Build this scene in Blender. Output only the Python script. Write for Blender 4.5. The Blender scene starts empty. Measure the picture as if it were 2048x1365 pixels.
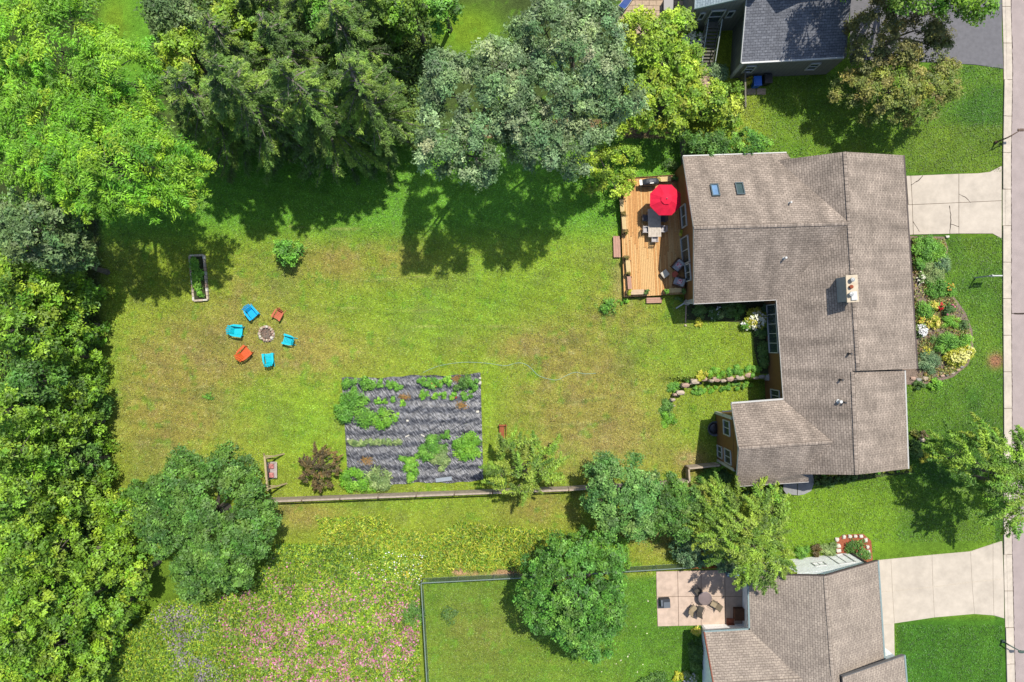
import bpy, math, random
import numpy as np
from mathutils import Vector, Matrix
from mathutils.geometry import tessellate_polygon
random.seed(7)
rng = np.random.default_rng(11)
C = bpy.context.scene.collection
sc = bpy.context.scene

# ------------------------------------------------------------------ camera, sky, sun, exposure
CAMH = 57.0
FPX = 2048 * 24 / 36.0
cam_d = bpy.data.cameras.new('camera'); cam_d.lens = 24; cam_d.sensor_width = 36
cam_d.clip_start = 1; cam_d.clip_end = 2000
cam = bpy.data.objects.new('camera', cam_d); C.objects.link(cam)
cam.location = (0, 0, CAMH); cam.rotation_euler = (0, 0, 0)
sc.camera = cam
SHX, SHY = -0.235, -0.42                     # shadow travel per metre of height
world = bpy.data.worlds.new('World'); sc.world = world; world.use_nodes = True
wn = world.node_tree.nodes; wl = world.node_tree.links
sky = wn.new('ShaderNodeTexSky'); sky.sky_type = 'NISHITA'; sky.sun_disc = False
sky.sun_elevation = math.atan2(1, math.hypot(SHX, SHY)); sky.sun_rotation = math.atan2(-SHX, -SHY)
wn['Background'].inputs['Strength'].default_value = 0.15
wl.new(sky.outputs[0], wn['Background'].inputs['Color'])
sun_d = bpy.data.lights.new('sun', 'SUN'); sun_d.energy = 4.6; sun_d.angle = math.radians(0.6)
sun_d.color = (1.0, 0.955, 0.88)
sun = bpy.data.objects.new('sun', sun_d); C.objects.link(sun)
sun.location = (20, 35, 90)
sun.rotation_euler = Vector((SHX, SHY, -1)).to_track_quat('-Z', 'Y').to_euler()
sc.view_settings.view_transform = 'Standard'; sc.view_settings.look = 'None'
sc.view_settings.gamma = 1; sc.view_settings.use_curve_mapping = False
sc.view_settings.exposure = 0.5
sc.cycles.max_bounces = 6; sc.cycles.diffuse_bounces = 3; sc.cycles.transparent_max_bounces = 6

# ------------------------------------------------------------------ photo pixel -> place
def sstep(a, b, x):
    t = np.clip((np.asarray(x, float) - a) / (b - a), 0, 1)
    return t * t * (3 - 2 * t)
def terrain(x, y):
    px = 1024 + np.asarray(x) * FPX / CAMH; py = 682.5 - np.asarray(y) * FPX / CAMH
    a = sstep(1290, 1390, px) * (1 - sstep(1560, 1600, px))
    b = sstep(755, 764, py) * (1 - sstep(965, 1050, py))
    return -1.0 * a * b
def W(px, py, z=0.0):
    k = (CAMH - z) / FPX
    return Vector(((px - 1024) * k, (682.5 - py) * k, z))
def G(px, py, h=0.0):
    z = h
    for _ in range(6):
        p = W(px, py, z); z = float(terrain(p.x, p.y)) + h
    return W(px, py, z)
def M(px): return px * CAMH / FPX             # ground pixels -> metres
def on_plane(px, py, P):
    a, b, c = P; n = (b - a).cross(c - a)
    o = Vector((0, 0, CAMH)); d = W(px, py, 0) - o
    return o + d * ((a - o).dot(n) / d.dot(n))

# ------------------------------------------------------------------ colours and materials
def lin(c):
    c = c / 255.0
    return c / 12.92 if c < 0.04045 else ((c + 0.055) / 1.055) ** 2.4
def A(r, g, b, k=0.53): return (lin(r) * k, lin(g) * k, lin(b) * k)
def L3(r, g, b, k=0.88): return A(min(255, r * 1.06 + 3), g, b * .84, k)
MATS = {}
def mat(name, col, rough=0.8, var=0.18, scale=6.0, bump=0.0, bscale=60.0, metal=0.0, detail=6.0, spec=0.3):
    if name in MATS: return MATS[name]
    m = bpy.data.materials.new(name); m.use_nodes = True
    n = m.node_tree.nodes; l = m.node_tree.links
    b = n['Principled BSDF']; b.inputs['Roughness'].default_value = rough
    b.inputs['Metallic'].default_value = metal
    b.inputs['Specular IOR Level'].default_value = spec
    tc = n.new('ShaderNodeTexCoord'); nz = n.new('ShaderNodeTexNoise')
    nz.inputs['Scale'].default_value = scale; nz.inputs['Detail'].default_value = detail
    l.new(tc.outputs['Object'], nz.inputs['Vector'])
    r = n.new('ShaderNodeValToRGB'); l.new(nz.outputs['Fac'], r.inputs['Fac'])
    r.color_ramp.elements[0].position = 0.3; r.color_ramp.elements[1].position = 0.7
    r.color_ramp.elements[0].color = (*[min(1, c * (1 - var)) for c in col], 1)
    r.color_ramp.elements[1].color = (*[min(1, c * (1 + var)) for c in col], 1)
    if name.endswith('concrete'):
        n3 = n.new('ShaderNodeTexNoise'); n3.inputs['Scale'].default_value = .55; n3.inputs['Detail'].default_value = 9; n3.inputs['Roughness'].default_value = .72; l.new(tc.outputs['Object'], n3.inputs['Vector'])
        m3 = n.new('ShaderNodeMapRange'); m3.inputs['From Min'].default_value = .3; m3.inputs['From Max'].default_value = .6; m3.inputs['To Min'].default_value = .8; m3.inputs['To Max'].default_value = 1.04; l.new(n3.outputs['Fac'], m3.inputs['Value'])
        v3 = n.new('ShaderNodeVectorMath'); v3.operation = 'SCALE'; l.new(r.outputs['Color'], v3.inputs[0]); l.new(m3.outputs[0], v3.inputs['Scale']); l.new(v3.outputs[0], b.inputs['Base Color'])
    else: l.new(r.outputs['Color'], b.inputs['Base Color'])
    if bump:
        n2 = n.new('ShaderNodeTexNoise'); n2.inputs['Scale'].default_value = bscale
        l.new(tc.outputs['Object'], n2.inputs['Vector'])
        bp = n.new('ShaderNodeBump'); bp.inputs['Strength'].default_value = bump; bp.inputs['Distance'].default_value = 0.02
        l.new(n2.outputs['Fac'], bp.inputs['Height']); l.new(bp.outputs['Normal'], b.inputs['Normal'])
    MATS[name] = m
    return m
def glass(name, col, rough=0.08):
    if name in MATS: return MATS[name]
    m = bpy.data.materials.new(name); m.use_nodes = True
    b = m.node_tree.nodes['Principled BSDF']
    n = m.node_tree.nodes; l = m.node_tree.links
    nz = n.new('ShaderNodeTexNoise'); nz.inputs['Scale'].default_value = 1.5
    r = n.new('ShaderNodeValToRGB'); l.new(nz.outputs['Fac'], r.inputs['Fac'])
    r.color_ramp.elements[0].color = (*[c * 0.7 for c in col], 1); r.color_ramp.elements[1].color = (*[c * 1.4 for c in col], 1)
    l.new(r.outputs['Color'], b.inputs['Base Color'])
    b.inputs['Roughness'].default_value = rough; b.inputs['Specular IOR Level'].default_value = 0.8
    MATS[name] = m; return m
def shingle(name, c1, c2, mortar, row=0.2, wid=0.42, blotch=0.16):
    m = bpy.data.materials.new(name); m.use_nodes = True
    n = m.node_tree.nodes; l = m.node_tree.links; b = n['Principled BSDF']
    b.inputs['Roughness'].default_value = 0.92; b.inputs['Specular IOR Level'].default_value = 0.15
    uv = n.new('ShaderNodeUVMap'); uv.uv_map = 'UVMap'
    br = n.new('ShaderNodeTexBrick'); br.inputs['Scale'].default_value = 1.0
    br.inputs['Brick Width'].default_value = wid; br.inputs['Row Height'].default_value = row
    br.inputs['Mortar Size'].default_value = 0.018; br.inputs['Mortar Smooth'].default_value = 0.6
    br.inputs['Color1'].default_value = (*c1, 1); br.inputs['Color2'].default_value = (*c2, 1)
    br.inputs['Mortar'].default_value = (*mortar, 1); br.offset = 0.5
    l.new(uv.outputs[0], br.inputs['Vector'])
    def noise(sc_, vec, det=5):
        z = n.new('ShaderNodeTexNoise'); z.inputs['Scale'].default_value = sc_; z.inputs['Detail'].default_value = det
        l.new(vec, z.inputs['Vector']); return z
    mp = n.new('ShaderNodeMapping'); mp.inputs['Scale'].default_value = (1.0, 0.14, 1); l.new(uv.outputs[0], mp.inputs['Vector'])
    streak = noise(1.1, mp.outputs[0]); big = noise(0.5, uv.outputs[0]); fine = noise(9.0, uv.outputs[0], 3)
    cur = br.outputs['Color']
    for z, lo, hi in ((streak, 1 - blotch * 1.0, 1 + blotch * 0.5), (big, 1 - blotch * 0.7, 1 + blotch * 0.7), (fine, 0.74, 1.26)):
        mr = n.new('ShaderNodeMapRange'); mr.inputs['From Min'].default_value = 0.3; mr.inputs['From Max'].default_value = 0.7
        mr.inputs['To Min'].default_value = lo; mr.inputs['To Max'].default_value = hi
        l.new(z.outputs['Fac'], mr.inputs['Value'])
        vm = n.new('ShaderNodeVectorMath'); vm.operation = 'SCALE'
        l.new(cur, vm.inputs[0]); l.new(mr.outputs[0], vm.inputs['Scale']); cur = vm.outputs[0]
    l.new(cur, b.inputs['Base Color'])
    bp = n.new('ShaderNodeBump'); bp.inputs['Strength'].default_value = 0.5; bp.inputs['Distance'].default_value = 0.02
    l.new(br.outputs['Fac'], bp.inputs['Height']); bp.invert = True; l.new(bp.outputs[0], b.inputs['Normal'])
    MATS[name] = m; return m
def leafmat(name, trans=0.2, rough=0.6):
    m = bpy.data.materials.new(name); m.use_nodes = True
    n = m.node_tree.nodes; l = m.node_tree.links
    n.remove(n['Principled BSDF']); out = n['Material Output']
    at = n.new('ShaderNodeAttribute'); at.attribute_name = 'Tint'
    d = n.new('ShaderNodeBsdfDiffuse'); t = n.new('ShaderNodeBsdfTranslucent'); mx = n.new('ShaderNodeMixShader')
    g = n.new('ShaderNodeBsdfGlossy'); g.inputs['Roughness'].default_value = rough; m2 = n.new('ShaderNodeMixShader')
    l.new(at.outputs['Color'], d.inputs['Color']); l.new(at.outputs['Color'], t.inputs['Color'])
    mx.inputs[0].default_value = trans; l.new(d.outputs[0], mx.inputs[1]); l.new(t.outputs[0], mx.inputs[2])
    m2.inputs[0].default_value = 0.035; l.new(mx.outputs[0], m2.inputs[1]); l.new(g.outputs[0], m2.inputs[2])
    l.new(m2.outputs[0], out.inputs['Surface']); return m
LEAF = leafmat('leaf'); PETAL = leafmat('petal', 0.15)

def siding(name, col, pitch=0.18, vertical=False, dark=0.55):
    m = bpy.data.materials.new(name); m.use_nodes = True
    n = m.node_tree.nodes; l = m.node_tree.links; b = n['Principled BSDF']; b.inputs['Roughness'].default_value = 0.75
    tc = n.new('ShaderNodeTexCoord'); sx = n.new('ShaderNodeSeparateXYZ'); l.new(tc.outputs['Object'], sx.inputs[0])
    mt = n.new('ShaderNodeMath'); mt.operation = 'FRACT'; mu = n.new('ShaderNodeMath'); mu.operation = 'MULTIPLY'
    mu.inputs[1].default_value = 1 / pitch
    if vertical:
        ad = n.new('ShaderNodeMath'); l.new(sx.outputs[0], ad.inputs[0]); l.new(sx.outputs[1], ad.inputs[1]); l.new(ad.outputs[0], mu.inputs[0])
    else: l.new(sx.outputs[2], mu.inputs[0])
    l.new(mu.outputs[0], mt.inputs[0])
    r = n.new('ShaderNodeValToRGB'); l.new(mt.outputs[0], r.inputs['Fac'])
    r.color_ramp.elements[0].position = 0.0; r.color_ramp.elements[0].color = (*[c * dark for c in col], 1)
    r.color_ramp.elements[1].position = 0.18; r.color_ramp.elements[1].color = (*col, 1)
    nz = n.new('ShaderNodeTexNoise'); nz.inputs['Scale'].default_value = 3; l.new(tc.outputs['Object'], nz.inputs['Vector'])
    mr = n.new('ShaderNodeMapRange'); mr.inputs['To Min'].default_value = 0.75; mr.inputs['To Max'].default_value = 1.25
    l.new(nz.outputs['Fac'], mr.inputs['Value'])
    vm = n.new('ShaderNodeVectorMath'); vm.operation = 'SCALE'; l.new(r.outputs['Color'], vm.inputs[0]); l.new(mr.outputs[0], vm.inputs['Scale'])
    l.new(vm.outputs[0], b.inputs['Base Color'])
    bp = n.new('ShaderNodeBump'); bp.inputs['Strength'].default_value = 0.6; bp.inputs['Distance'].default_value = 0.03
    l.new(mt.outputs[0], bp.inputs['Height']); l.new(bp.outputs[0], b.inputs['Normal'])
    MATS[name] = m; return m

# ------------------------------------------------------------------ mesh builder
class MB:
    def __init__(s): s.v = []; s.f = []; s.uv = {}
    def add(s, vs, fs, uvs=None):
        o = len(s.v); s.v += [Vector(p) for p in vs]
        for i, f in enumerate(fs):
            s.f.append([o + k for k in f])
            if uvs: s.uv[len(s.f) - 1] = uvs[i]
        return s
    def box(s, c, size, rz=0.0, mtx=None):
        x, y, z = size[0] / 2, size[1] / 2, size[2] / 2
        vs = [Vector(p) for p in ((-x,-y,-z),(x,-y,-z),(x,y,-z),(-x,y,-z),(-x,-y,z),(x,-y,z),(x,y,z),(-x,y,z))]
        R = mtx if mtx is not None else Matrix.Rotation(rz, 3, 'Z')
        c = Vector(c)
        return s.add([R @ p + c for p in vs], [(0,3,2,1),(4,5,6,7),(0,1,5,4),(1,2,6,5),(2,3,7,6),(3,0,4,7)])
    def beam(s, p0, p1, w, h, up=(0, 0, 1)):
        p0, p1 = Vector(p0), Vector(p1); d = p1 - p0; L = d.length
        if L < 1e-6: return s
        d.normalize(); up = Vector(up)
        if abs(d.dot(up)) > 0.95: up = Vector((0, 1, 0)) if abs(d.y) < 0.9 else Vector((1, 0, 0))
        sd = d.cross(up).normalized(); u = sd.cross(d).normalized()
        R = Matrix((d, sd, u)).transposed()
        return s.box((p0 + p1) / 2, (L, w, h), mtx=R)
    def tube(s, pts, r, n=6, caps=True):
        pts = [Vector(p) for p in pts]; k = len(pts)
        rs = r if isinstance(r, (list, tuple)) else [r] * k
        vs = []; prev = None
        for i, p in enumerate(pts):
            d = (pts[min(i + 1, k - 1)] - pts[max(i - 1, 0)]).normalized()
            a = Vector((0, 0, 1)) if abs(d.z) < 0.9 else Vector((1, 0, 0))
            if prev is not None and prev.cross(d).length > 0.1: a = prev
            sd = d.cross(a).normalized(); prev = sd.cross(d).normalized()
            for j in range(n):
                t = 2 * math.pi * j / n
                vs.append(p + (sd * math.cos(t) + prev * math.sin(t)) * rs[i])
        fs = []
        for i in range(k - 1):
            for j in range(n):
                a = i * n + j; b = i * n + (j + 1) % n
                fs.append((a, b, b + n, a + n))
        if caps: fs.append(tuple(range(n - 1, -1, -1))); fs.append(tuple((k - 1) * n + j for j in range(n)))
        return s.add(vs, fs)
    def lathe(s, c, prof, n=16, cap=True):
        c = Vector(c); vs = []; fs = []
        for r, z in prof:
            for j in range(n):
                t = 2 * math.pi * j / n; vs.append(c + Vector((r * math.cos(t), r * math.sin(t), z)))
        for i in range(len(prof) - 1):
            for j in range(n):
                a = i * n + j; b = i * n + (j + 1) % n; fs.append((a, b, b + n, a + n))
        if cap: fs.append(tuple(range(n - 1, -1, -1))); fs.append(tuple((len(prof) - 1) * n + j for j in range(n)))
        return s.add(vs, fs)
    def prism(s, pts, z0, z1):
        n = len(pts); P = [Vector((p[0], p[1], 0)) for p in pts]
        ar = sum(P[i].x * P[(i + 1) % n].y - P[(i + 1) % n].x * P[i].y for i in range(n))
        if ar < 0: P.reverse()
        tris = tessellate_polygon([P])
        vs = [Vector((p.x, p.y, z0)) for p in P] + [Vector((p.x, p.y, z1)) for p in P]
        fs = []
        for t in tris:
            a, b, c = t
            if (P[b] - P[a]).cross(P[c] - P[a]).z < 0: a, b, c = a, c, b
            fs.append((a + n, b + n, c + n)); fs.append((c, b, a))
        for i in range(n): fs.append((i, (i + 1) % n, (i + 1) % n + n, i + n))
        return s.add(vs, fs)
    def rock(s, c, size, seed=0, sub=1):
        r = random.Random(seed); c = Vector(c)
        n, k = 8, 4; vs = []; fs = []
        for i in range(k + 1):
            ph = -math.pi / 2 + math.pi * i / k
            for j in range(n):
                t = 2 * math.pi * j / n + (0.2 if i % 2 else 0)
                q = r.uniform(0.8, 1.15)
                x = max(-.85, min(.85, math.cos(ph) * math.cos(t) * 1.15)); y = max(-.85, min(.85, math.cos(ph) * math.sin(t) * 1.15))
                vs.append(c + Vector((x * size[0] / 2 * q, y * size[1] / 2 * q, math.sin(ph) * size[2] / 2)))
        for i in range(k):
            for j in range(n):
                a = i * n + j; b = i * n + (j + 1) % n; fs.append((a, b, b + n, a + n))
        return s.add(vs, fs)
    def build(s, name, m, parent=None, world=False, smooth=False):
        me = bpy.data.meshes.new(name)
        vs = s.v
        if world and parent is not None:
            inv = parent.matrix_basis.inverted(); vs = [inv @ p for p in vs]
        me.from_pydata([tuple(p) for p in vs], [], s.f)
        if s.uv:
            ul = me.uv_layers.new(name='UVMap')
            for pi, poly in enumerate(me.polygons):
                q = s.uv.get(pi)
                for k, li in enumerate(poly.loop_indices):
                    ul.data[li].uv = q[k] if q else (0, 0)
        if smooth: me.polygons.foreach_set('use_smooth', [True] * len(me.polygons))
        me.materials.append(m); me.update()
        o = bpy.data.objects.new(name, me); C.objects.link(o)
        if parent is not None: o.parent = parent
        return o
def tag(o, label=None, cat=None, group=None, kind=None):
    if label: o['label'] = label
    if cat: o['category'] = cat
    if group: o['group'] = group
    if kind: o['kind'] = kind
    return o
def thing(name, label, cat, loc, rz=0.0, group=None):
    o = bpy.data.objects.new(name, None); C.objects.link(o)
    o.empty_display_size = 0.3
    o.location = loc; o.rotation_euler = (0, 0, rz)
    o.matrix_basis = Matrix.Translation(Vector(loc)) @ Matrix.Rotation(rz, 4, 'Z')
    return tag(o, label, cat, group)
def dup(root, loc, rz, label, group=None, m=None):
    r = root.copy(); C.objects.link(r); r.location = loc; r.rotation_euler = (0, 0, rz)
    r['label'] = label
    if group: r['group'] = group
    def setm(o):
        if m is not None and o.type == 'MESH':
            o.data = cached(o.data, m)
    for ch in list(root.children):
        c = ch.copy(); C.objects.link(c); c.parent = r; setm(c)
        for g in ch.children:
            d = g.copy(); C.objects.link(d); d.parent = c; setm(d)
    return r
_cm = {}
def cached(data, m):
    k = (data.name, m.name)
    if k not in _cm:
        q = data.copy(); q.materials.clear(); q.materials.append(m); _cm[k] = q
    return _cm[k]
def structure(name, mb, m): return tag(mb.build(name, m), kind='structure')

# ------------------------------------------------------------------ foliage
def unit(a): return a / np.maximum(np.linalg.norm(a, axis=-1, keepdims=True), 1e-6)
def leaves(name, P, N, Ln, Wd, col, parent, m=LEAF, T=None, quad=False):
    """P centres in the parent's space; one leaf face each"""
    n = len(P)
    N = unit(N)
    if T is None: T = rng.normal(size=(n, 3))
    T = unit(T - N * np.sum(T * N, axis=1, keepdims=True)); B = np.cross(N, T)
    Ln = np.broadcast_to(Ln, (n,))[:, None]; Wd = np.broadcast_to(Wd, (n,))[:, None]
    if quad: V = np.stack([P - T * Ln / 2, P + B * Wd / 2, P + T * Ln / 2, P - B * Wd / 2], 1); k = 4
    else: V = np.stack([P - T * Ln * 0.5 + B * Wd * 0.5, P - T * Ln * 0.5 - B * Wd * 0.5, P + T * Ln * 0.5], 1); k = 3
    me = bpy.data.meshes.new(name)
    me.vertices.add(n * k); me.vertices.foreach_set('co', V.astype(np.float32).ravel())
    me.loops.add(n * k); me.loops.foreach_set('vertex_index', np.arange(n * k, dtype=np.int32))
    me.polygons.add(n); me.polygons.foreach_set('loop_start', np.arange(0, n * k, k, dtype=np.int32))
    me.polygons.foreach_set('loop_total', np.full(n, k, dtype=np.int32))
    at = me.color_attributes.new('Tint', 'FLOAT_COLOR', 'POINT')
    cc = np.ones((n, k, 4), np.float32); cc[:, :, :3] = np.clip(col, 0.003, 0.85)[:, None, :]
    at.data.foreach_set('color', cc.ravel())
    me.materials.append(m); me.update()
    o = bpy.data.objects.new(name, me); C.objects.link(o)
    if parent is not None: o.parent = parent
    return o
PAL = {
 'locust': [L3(104,168,34), L3(80,142,30), L3(136,186,48), L3(94,152,36)],
 'forest': [L3(98,150,38), L3(82,130,36), L3(122,170,48), L3(70,110,38)],
 'forest2': [L3(112,160,40), L3(92,142,36), L3(134,176,52), L3(84,126,36)],
 'dark':   [L3(74,124,48), L3(60,104,44), L3(92,142,60)],
 'grey':   [L3(92,128,84), L3(76,110,72), L3(112,146,100)],
 'silver': [L3(108,146,110), L3(88,126,90), L3(134,166,134), L3(80,114,78)],
 'ygmaple':[L3(128,170,48), L3(104,148,44), L3(156,190,66)],
 'oak':    [L3(76,126,52), L3(62,106,46), L3(94,142,62)],
 'maple':  [L3(74,132,50), L3(60,112,42), L3(94,150,60)],
 'honey':  [L3(108,148,50), L3(86,124,44), L3(130,166,62)],
 'honey2': [L3(96,146,46), L3(76,122,40), L3(126,166,56)],
 'conifer':[L3(88,128,56), L3(72,108,50), L3(114,150,64), L3(64,96,48)],
 'crab':   [L3(134,156,72), L3(112,132,66), L3(134,136,84), L3(100,130,58)],
 'shadeolive': [L3(100, 110, 62), L3(84, 94, 56), L3(122, 126, 76)],  # olive leaf colours darkened for the tall tree's shade
 'bluegreen': [L3(88,142,76), L3(72,122,62), L3(112,162,92)],
 'purple': [L3(92,86,58), L3(74,72,50), L3(110,98,64)],
 'veg':    [L3(88,150,52), L3(72,130,46), L3(108,168,62)],
 'vegb':   [L3(100,166,44), L3(84,144,38), L3(126,184,62)],
 'vegg':   [L3(122,156,104), L3(98,134,84), L3(146,176,126)],
 'shade':  [L3(78,120,56), L3(58,98,46), L3(96,134,70)],
 'blue':   [L3(92,134,102), L3(76,118,88), L3(116,152,120)],
 'yelg':   [L3(166,180,54), L3(140,164,44), L3(186,192,76)],
 'dry':    [L3(150,132,84), L3(120,110,66), L3(106,112,56)],
}
def pick(pal, n):
    p = np.array(PAL[pal]); i = rng.integers(0, len(p), n)
    j = rng.integers(0, len(p), n); w = rng.random((n, 1))
    return p[i] * w + p[j] * (1 - w)
BARK = mat('bark', A(120, 110, 98), 0.9, 0.3, 5, 0.6, 20)
def lobes_auto(px, py, r, ztop, depth, k=5, seed=0, flat=0.85):
    q = random.Random(seed); out = [(px, py, r * 0.72, ztop, depth)]
    a0 = q.uniform(0, 6.28)
    for i in range(k):
        a = a0 + 6.283 * i / k + q.uniform(-.3, .3); d = r * q.uniform(.42, .6)
        out.append((px + math.cos(a) * d, py + math.sin(a) * d, r * q.uniform(.38, .5), ztop - depth * q.uniform(.3, .85), depth * q.uniform(.45, .7)))
    return out
LS = .8
def tree(name, label, base, lobes, pal, group=None, rc=0.75, ls=(0.24, 0.15), dens=3.0, cover=1.0, mode='clump', trunk_r=0.2, cat='tree', open_=0.0, lat=0.3, blen=1.5):
    ls = (ls[0] * LS, ls[1] * LS)
    b = G(*base); root = thing(name, label, cat, b, 0, group)
    cs = []; rs = []
    for (px, py, r, zt, dp) in lobes:
        rw = r / FPX * (CAMH - zt + dp * .5); c = W(px, py, zt - dp * .55); cs.append((c.x, c.y, zt - dp)); rs.append((rw, rw, dp))
    cs = np.array(cs); rs = np.array(rs); bl = np.array(b)
    Ps = []; Ds = []
    for i in range(len(cs)):
        n = max(4, int(dens * (rs[i, 0] ** 2 + rs[i, 0] * rs[i, 2]) / 2 / rc ** 2 * 1.3))
        d = unit(rng.normal(size=(n, 3)) + np.array([0, 0, .45])); d = d[d[:, 2] > -.45]
        p = cs[i] + d * rs[i] * rng.uniform(.72, 1.02, (len(d), 1))
        ok = np.ones(len(p), bool)
        for j in range(len(cs)):
            if j != i: ok &= np.linalg.norm((p - cs[j]) / rs[j], axis=1) > .72
        ok &= rng.random(len(p)) > open_
        ok &= p[:, 2] > b.z + .5
        Ps.append(p[ok]); Ds.append(d[ok])
    P = np.concatenate(Ps); D = np.concatenate(Ds); n = len(P)
    la = ls[0] * ls[1] * .5
    crc = rc * rng.uniform(.65, 1.25, n)
    colc = pick(pal, n) * rng.uniform(.8, 1.18, (n, 1)) * (1 + rng.normal(size=(n, 3)) * .055)
    up = np.array([0, 0, 1.0])
    if mode == 'clump':
        tw = 7; mt = max(6, int(2 * math.pi * rc ** 2 * cover / la * .8 / tw)); m = mt * tw
        d = unit(rng.normal(size=(n, mt, 3)) + D[:, None] * .5 + up * .55)
        o1 = d * (crc[:, None, None] * rng.uniform(.4, 1.12, (n, mt, 1))) * np.array([1, 1, .62])
        off = (o1[:, :, None] + rng.normal(size=(n, mt, tw, 3)) * (ls[0] * .62) * np.array([1, 1, .5])).reshape(n, m, 3)
        tn = d * .55 + up * .6 + rng.normal(size=(n, mt, 3)) * .4
        nn = (tn[:, :, None] + rng.normal(size=(n, mt, tw, 3)) * .28).reshape(n, m, 3)
        tuft = np.repeat(rng.uniform(.66, 1.42, (n, mt, 1)), tw, 1)
        T = None
    else:                                        # long sprays that reach outward and droop
        out = P - np.array([bl[0], bl[1], 0]); out[:, 2] = 0
        ax = unit(unit(out) + rng.normal(size=(n, 3)) * np.array([.45, .45, .25]) + np.array([0, 0, .05]))
        m = int(blen * rc * 1.3 * cover / la)
        t = rng.random((n, m, 1)); ln = (blen * rc / .75 * rng.uniform(.7, 1.3, n))[:, None, None]
        side = unit(np.cross(ax, up)); w = rng.normal(size=(n, m, 1)) * lat * (1.15 - t) * rc / .7
        off = ax[:, None] * (t - .35) * ln + side[:, None] * w + up * (-(t ** 2) * .22 * ln + rng.normal(size=(n, m, 1)) * .09 - np.abs(w) * .35)
        nn = up * .9 + rng.normal(size=(n, m, 3)) * .4
        tuft = rng.uniform(.7, 1.4, (n, m, 1))
        T = (ax[:, None] * .6 + side[:, None] * np.sign(w) * .8 + rng.normal(size=(n, m, 3)) * .3).reshape(-1, 3)
    LP = (P[:, None] + off).reshape(-1, 3) - bl
    nn = nn.reshape(-1, 3); k = len(LP)
    col = np.repeat(colc, off.shape[1], 0) * rng.uniform(.8, 1.22, (k, 1)) * tuft.reshape(-1, 1)
    s = rng.uniform(.65, 1.35, k)
    leaves('crown', LP, nn, ls[0] * s, ls[1] * s, col, root, T=T)
    # trunk and limbs
    tb = MB(); top = Vector((float(cs[:, 0].mean()), float(cs[:, 1].mean()), float(cs[:, 2].max()))) - b
    h = max(.6, top.z * .45); fork = Vector((top.x * .25, top.y * .25, h))
    tb.tube([(0, 0, -.1), (fork.x * .3, fork.y * .3, h * .5), fork], [trunk_r * 1.25, trunk_r, trunk_r * .8], 8)
    for i in range(len(cs)):
        e = Vector(cs[i]) - b + Vector((0, 0, rs[i][2] * .45)); mid = fork.lerp(e, .5) + Vector((0, 0, .15 * (e - fork).length * .5))
        tb.tube([fork, mid, e], [trunk_r * .55, trunk_r * .35, trunk_r * .12], 5)
    sel = rng.choice(n, min(n, 40), replace=False)
    for i in sel:
        j = int(np.argmin(np.linalg.norm(cs - P[i], axis=1))); a = Vector(cs[j]) - b + Vector((0, 0, rs[j][2] * .2)); e = Vector(P[i]) - b
        tb.tube([a, a.lerp(e, .5) + Vector((0, 0, .1)), e], [trunk_r * .16, trunk_r * .12, .012], 3, False)
    tb.build('trunk', BARK, root)
    return root
GREYBARK = mat('grey_bark', A(150, 142, 128), 0.9, 0.25, 5, 0.4, 20)
def conifer(name, label, base, Ht, R, pal='conifer', group=None, z0=1.5, bare=0.25, seed=1):
    b = G(*base); root = thing(name, label, 'tree', b, 0, group); q = np.random.default_rng(seed)
    tb = MB(); tb.tube([(0, 0, -.1), (0.05, 0, Ht * .5), (0, .05, Ht)], [.26, .16, .03], 7); tb.build('trunk', BARK, root)
    bb = MB(); LP = []; NN = []; TT = []; CC = []
    z = z0
    while z < Ht - .4:
        f = 1 - (z / Ht); L = R * (f ** .62) * 1.05
        for k in range(5 if f > .3 else 4):
            a = q.uniform(0, 6.283); ln = L * q.uniform(.6, 1.15); dr = q.uniform(.2, .62)
            curve = [Vector((math.cos(a) * ln * t, math.sin(a) * ln * t, z + ln * (.18 * t - dr * t * t))) for t in (0, .35, .7, 1)]
            bb.tube(curve, [.075, .055, .04, .018], 3, False)
            nb = q.random() < bare
            nt = int(ln * (8 if nb else 24))
            cc = pick(pal, 1)[0] * q.uniform(.7, 1.45)
            for _ in range(nt):
                t = q.uniform(.18, 1.0); p = np.array([math.cos(a) * ln * t, math.sin(a) * ln * t, z + ln * (.18 * t - dr * t * t)])
                sg = q.choice([-1, 1]); sa = a + sg * q.uniform(.5, 1.1); tl = q.uniform(.22, .6) * (1.3 - .7 * t) * min(1, ln / 2)
                d = np.array([math.cos(sa), math.sin(sa), -q.uniform(.3, 1.0)])
                m = 13; tt = q.random((m, 1)); pts = p + d * tl * tt + q.normal(size=(m, 3)) * .06
                LP.append(pts); TT.append(np.repeat(d[None], m, 0) + q.normal(size=(m, 3)) * .35)
                NN.append(q.normal(size=(m, 3)) * .5 + [0, 0, 1]); CC.append(np.repeat(cc[None], m, 0) * q.uniform(.7, 1.3, (m, 1)) * (.9 + .6 * tt))
        z += .5
    bb.build('branch', GREYBARK, root)
    P = np.concatenate(LP); n = len(P)
    leaves('crown', P, np.concatenate(NN), rng.uniform(.12, .26, n), rng.uniform(.04, .08, n), np.concatenate(CC), root, T=np.concatenate(TT))
    return root
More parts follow.
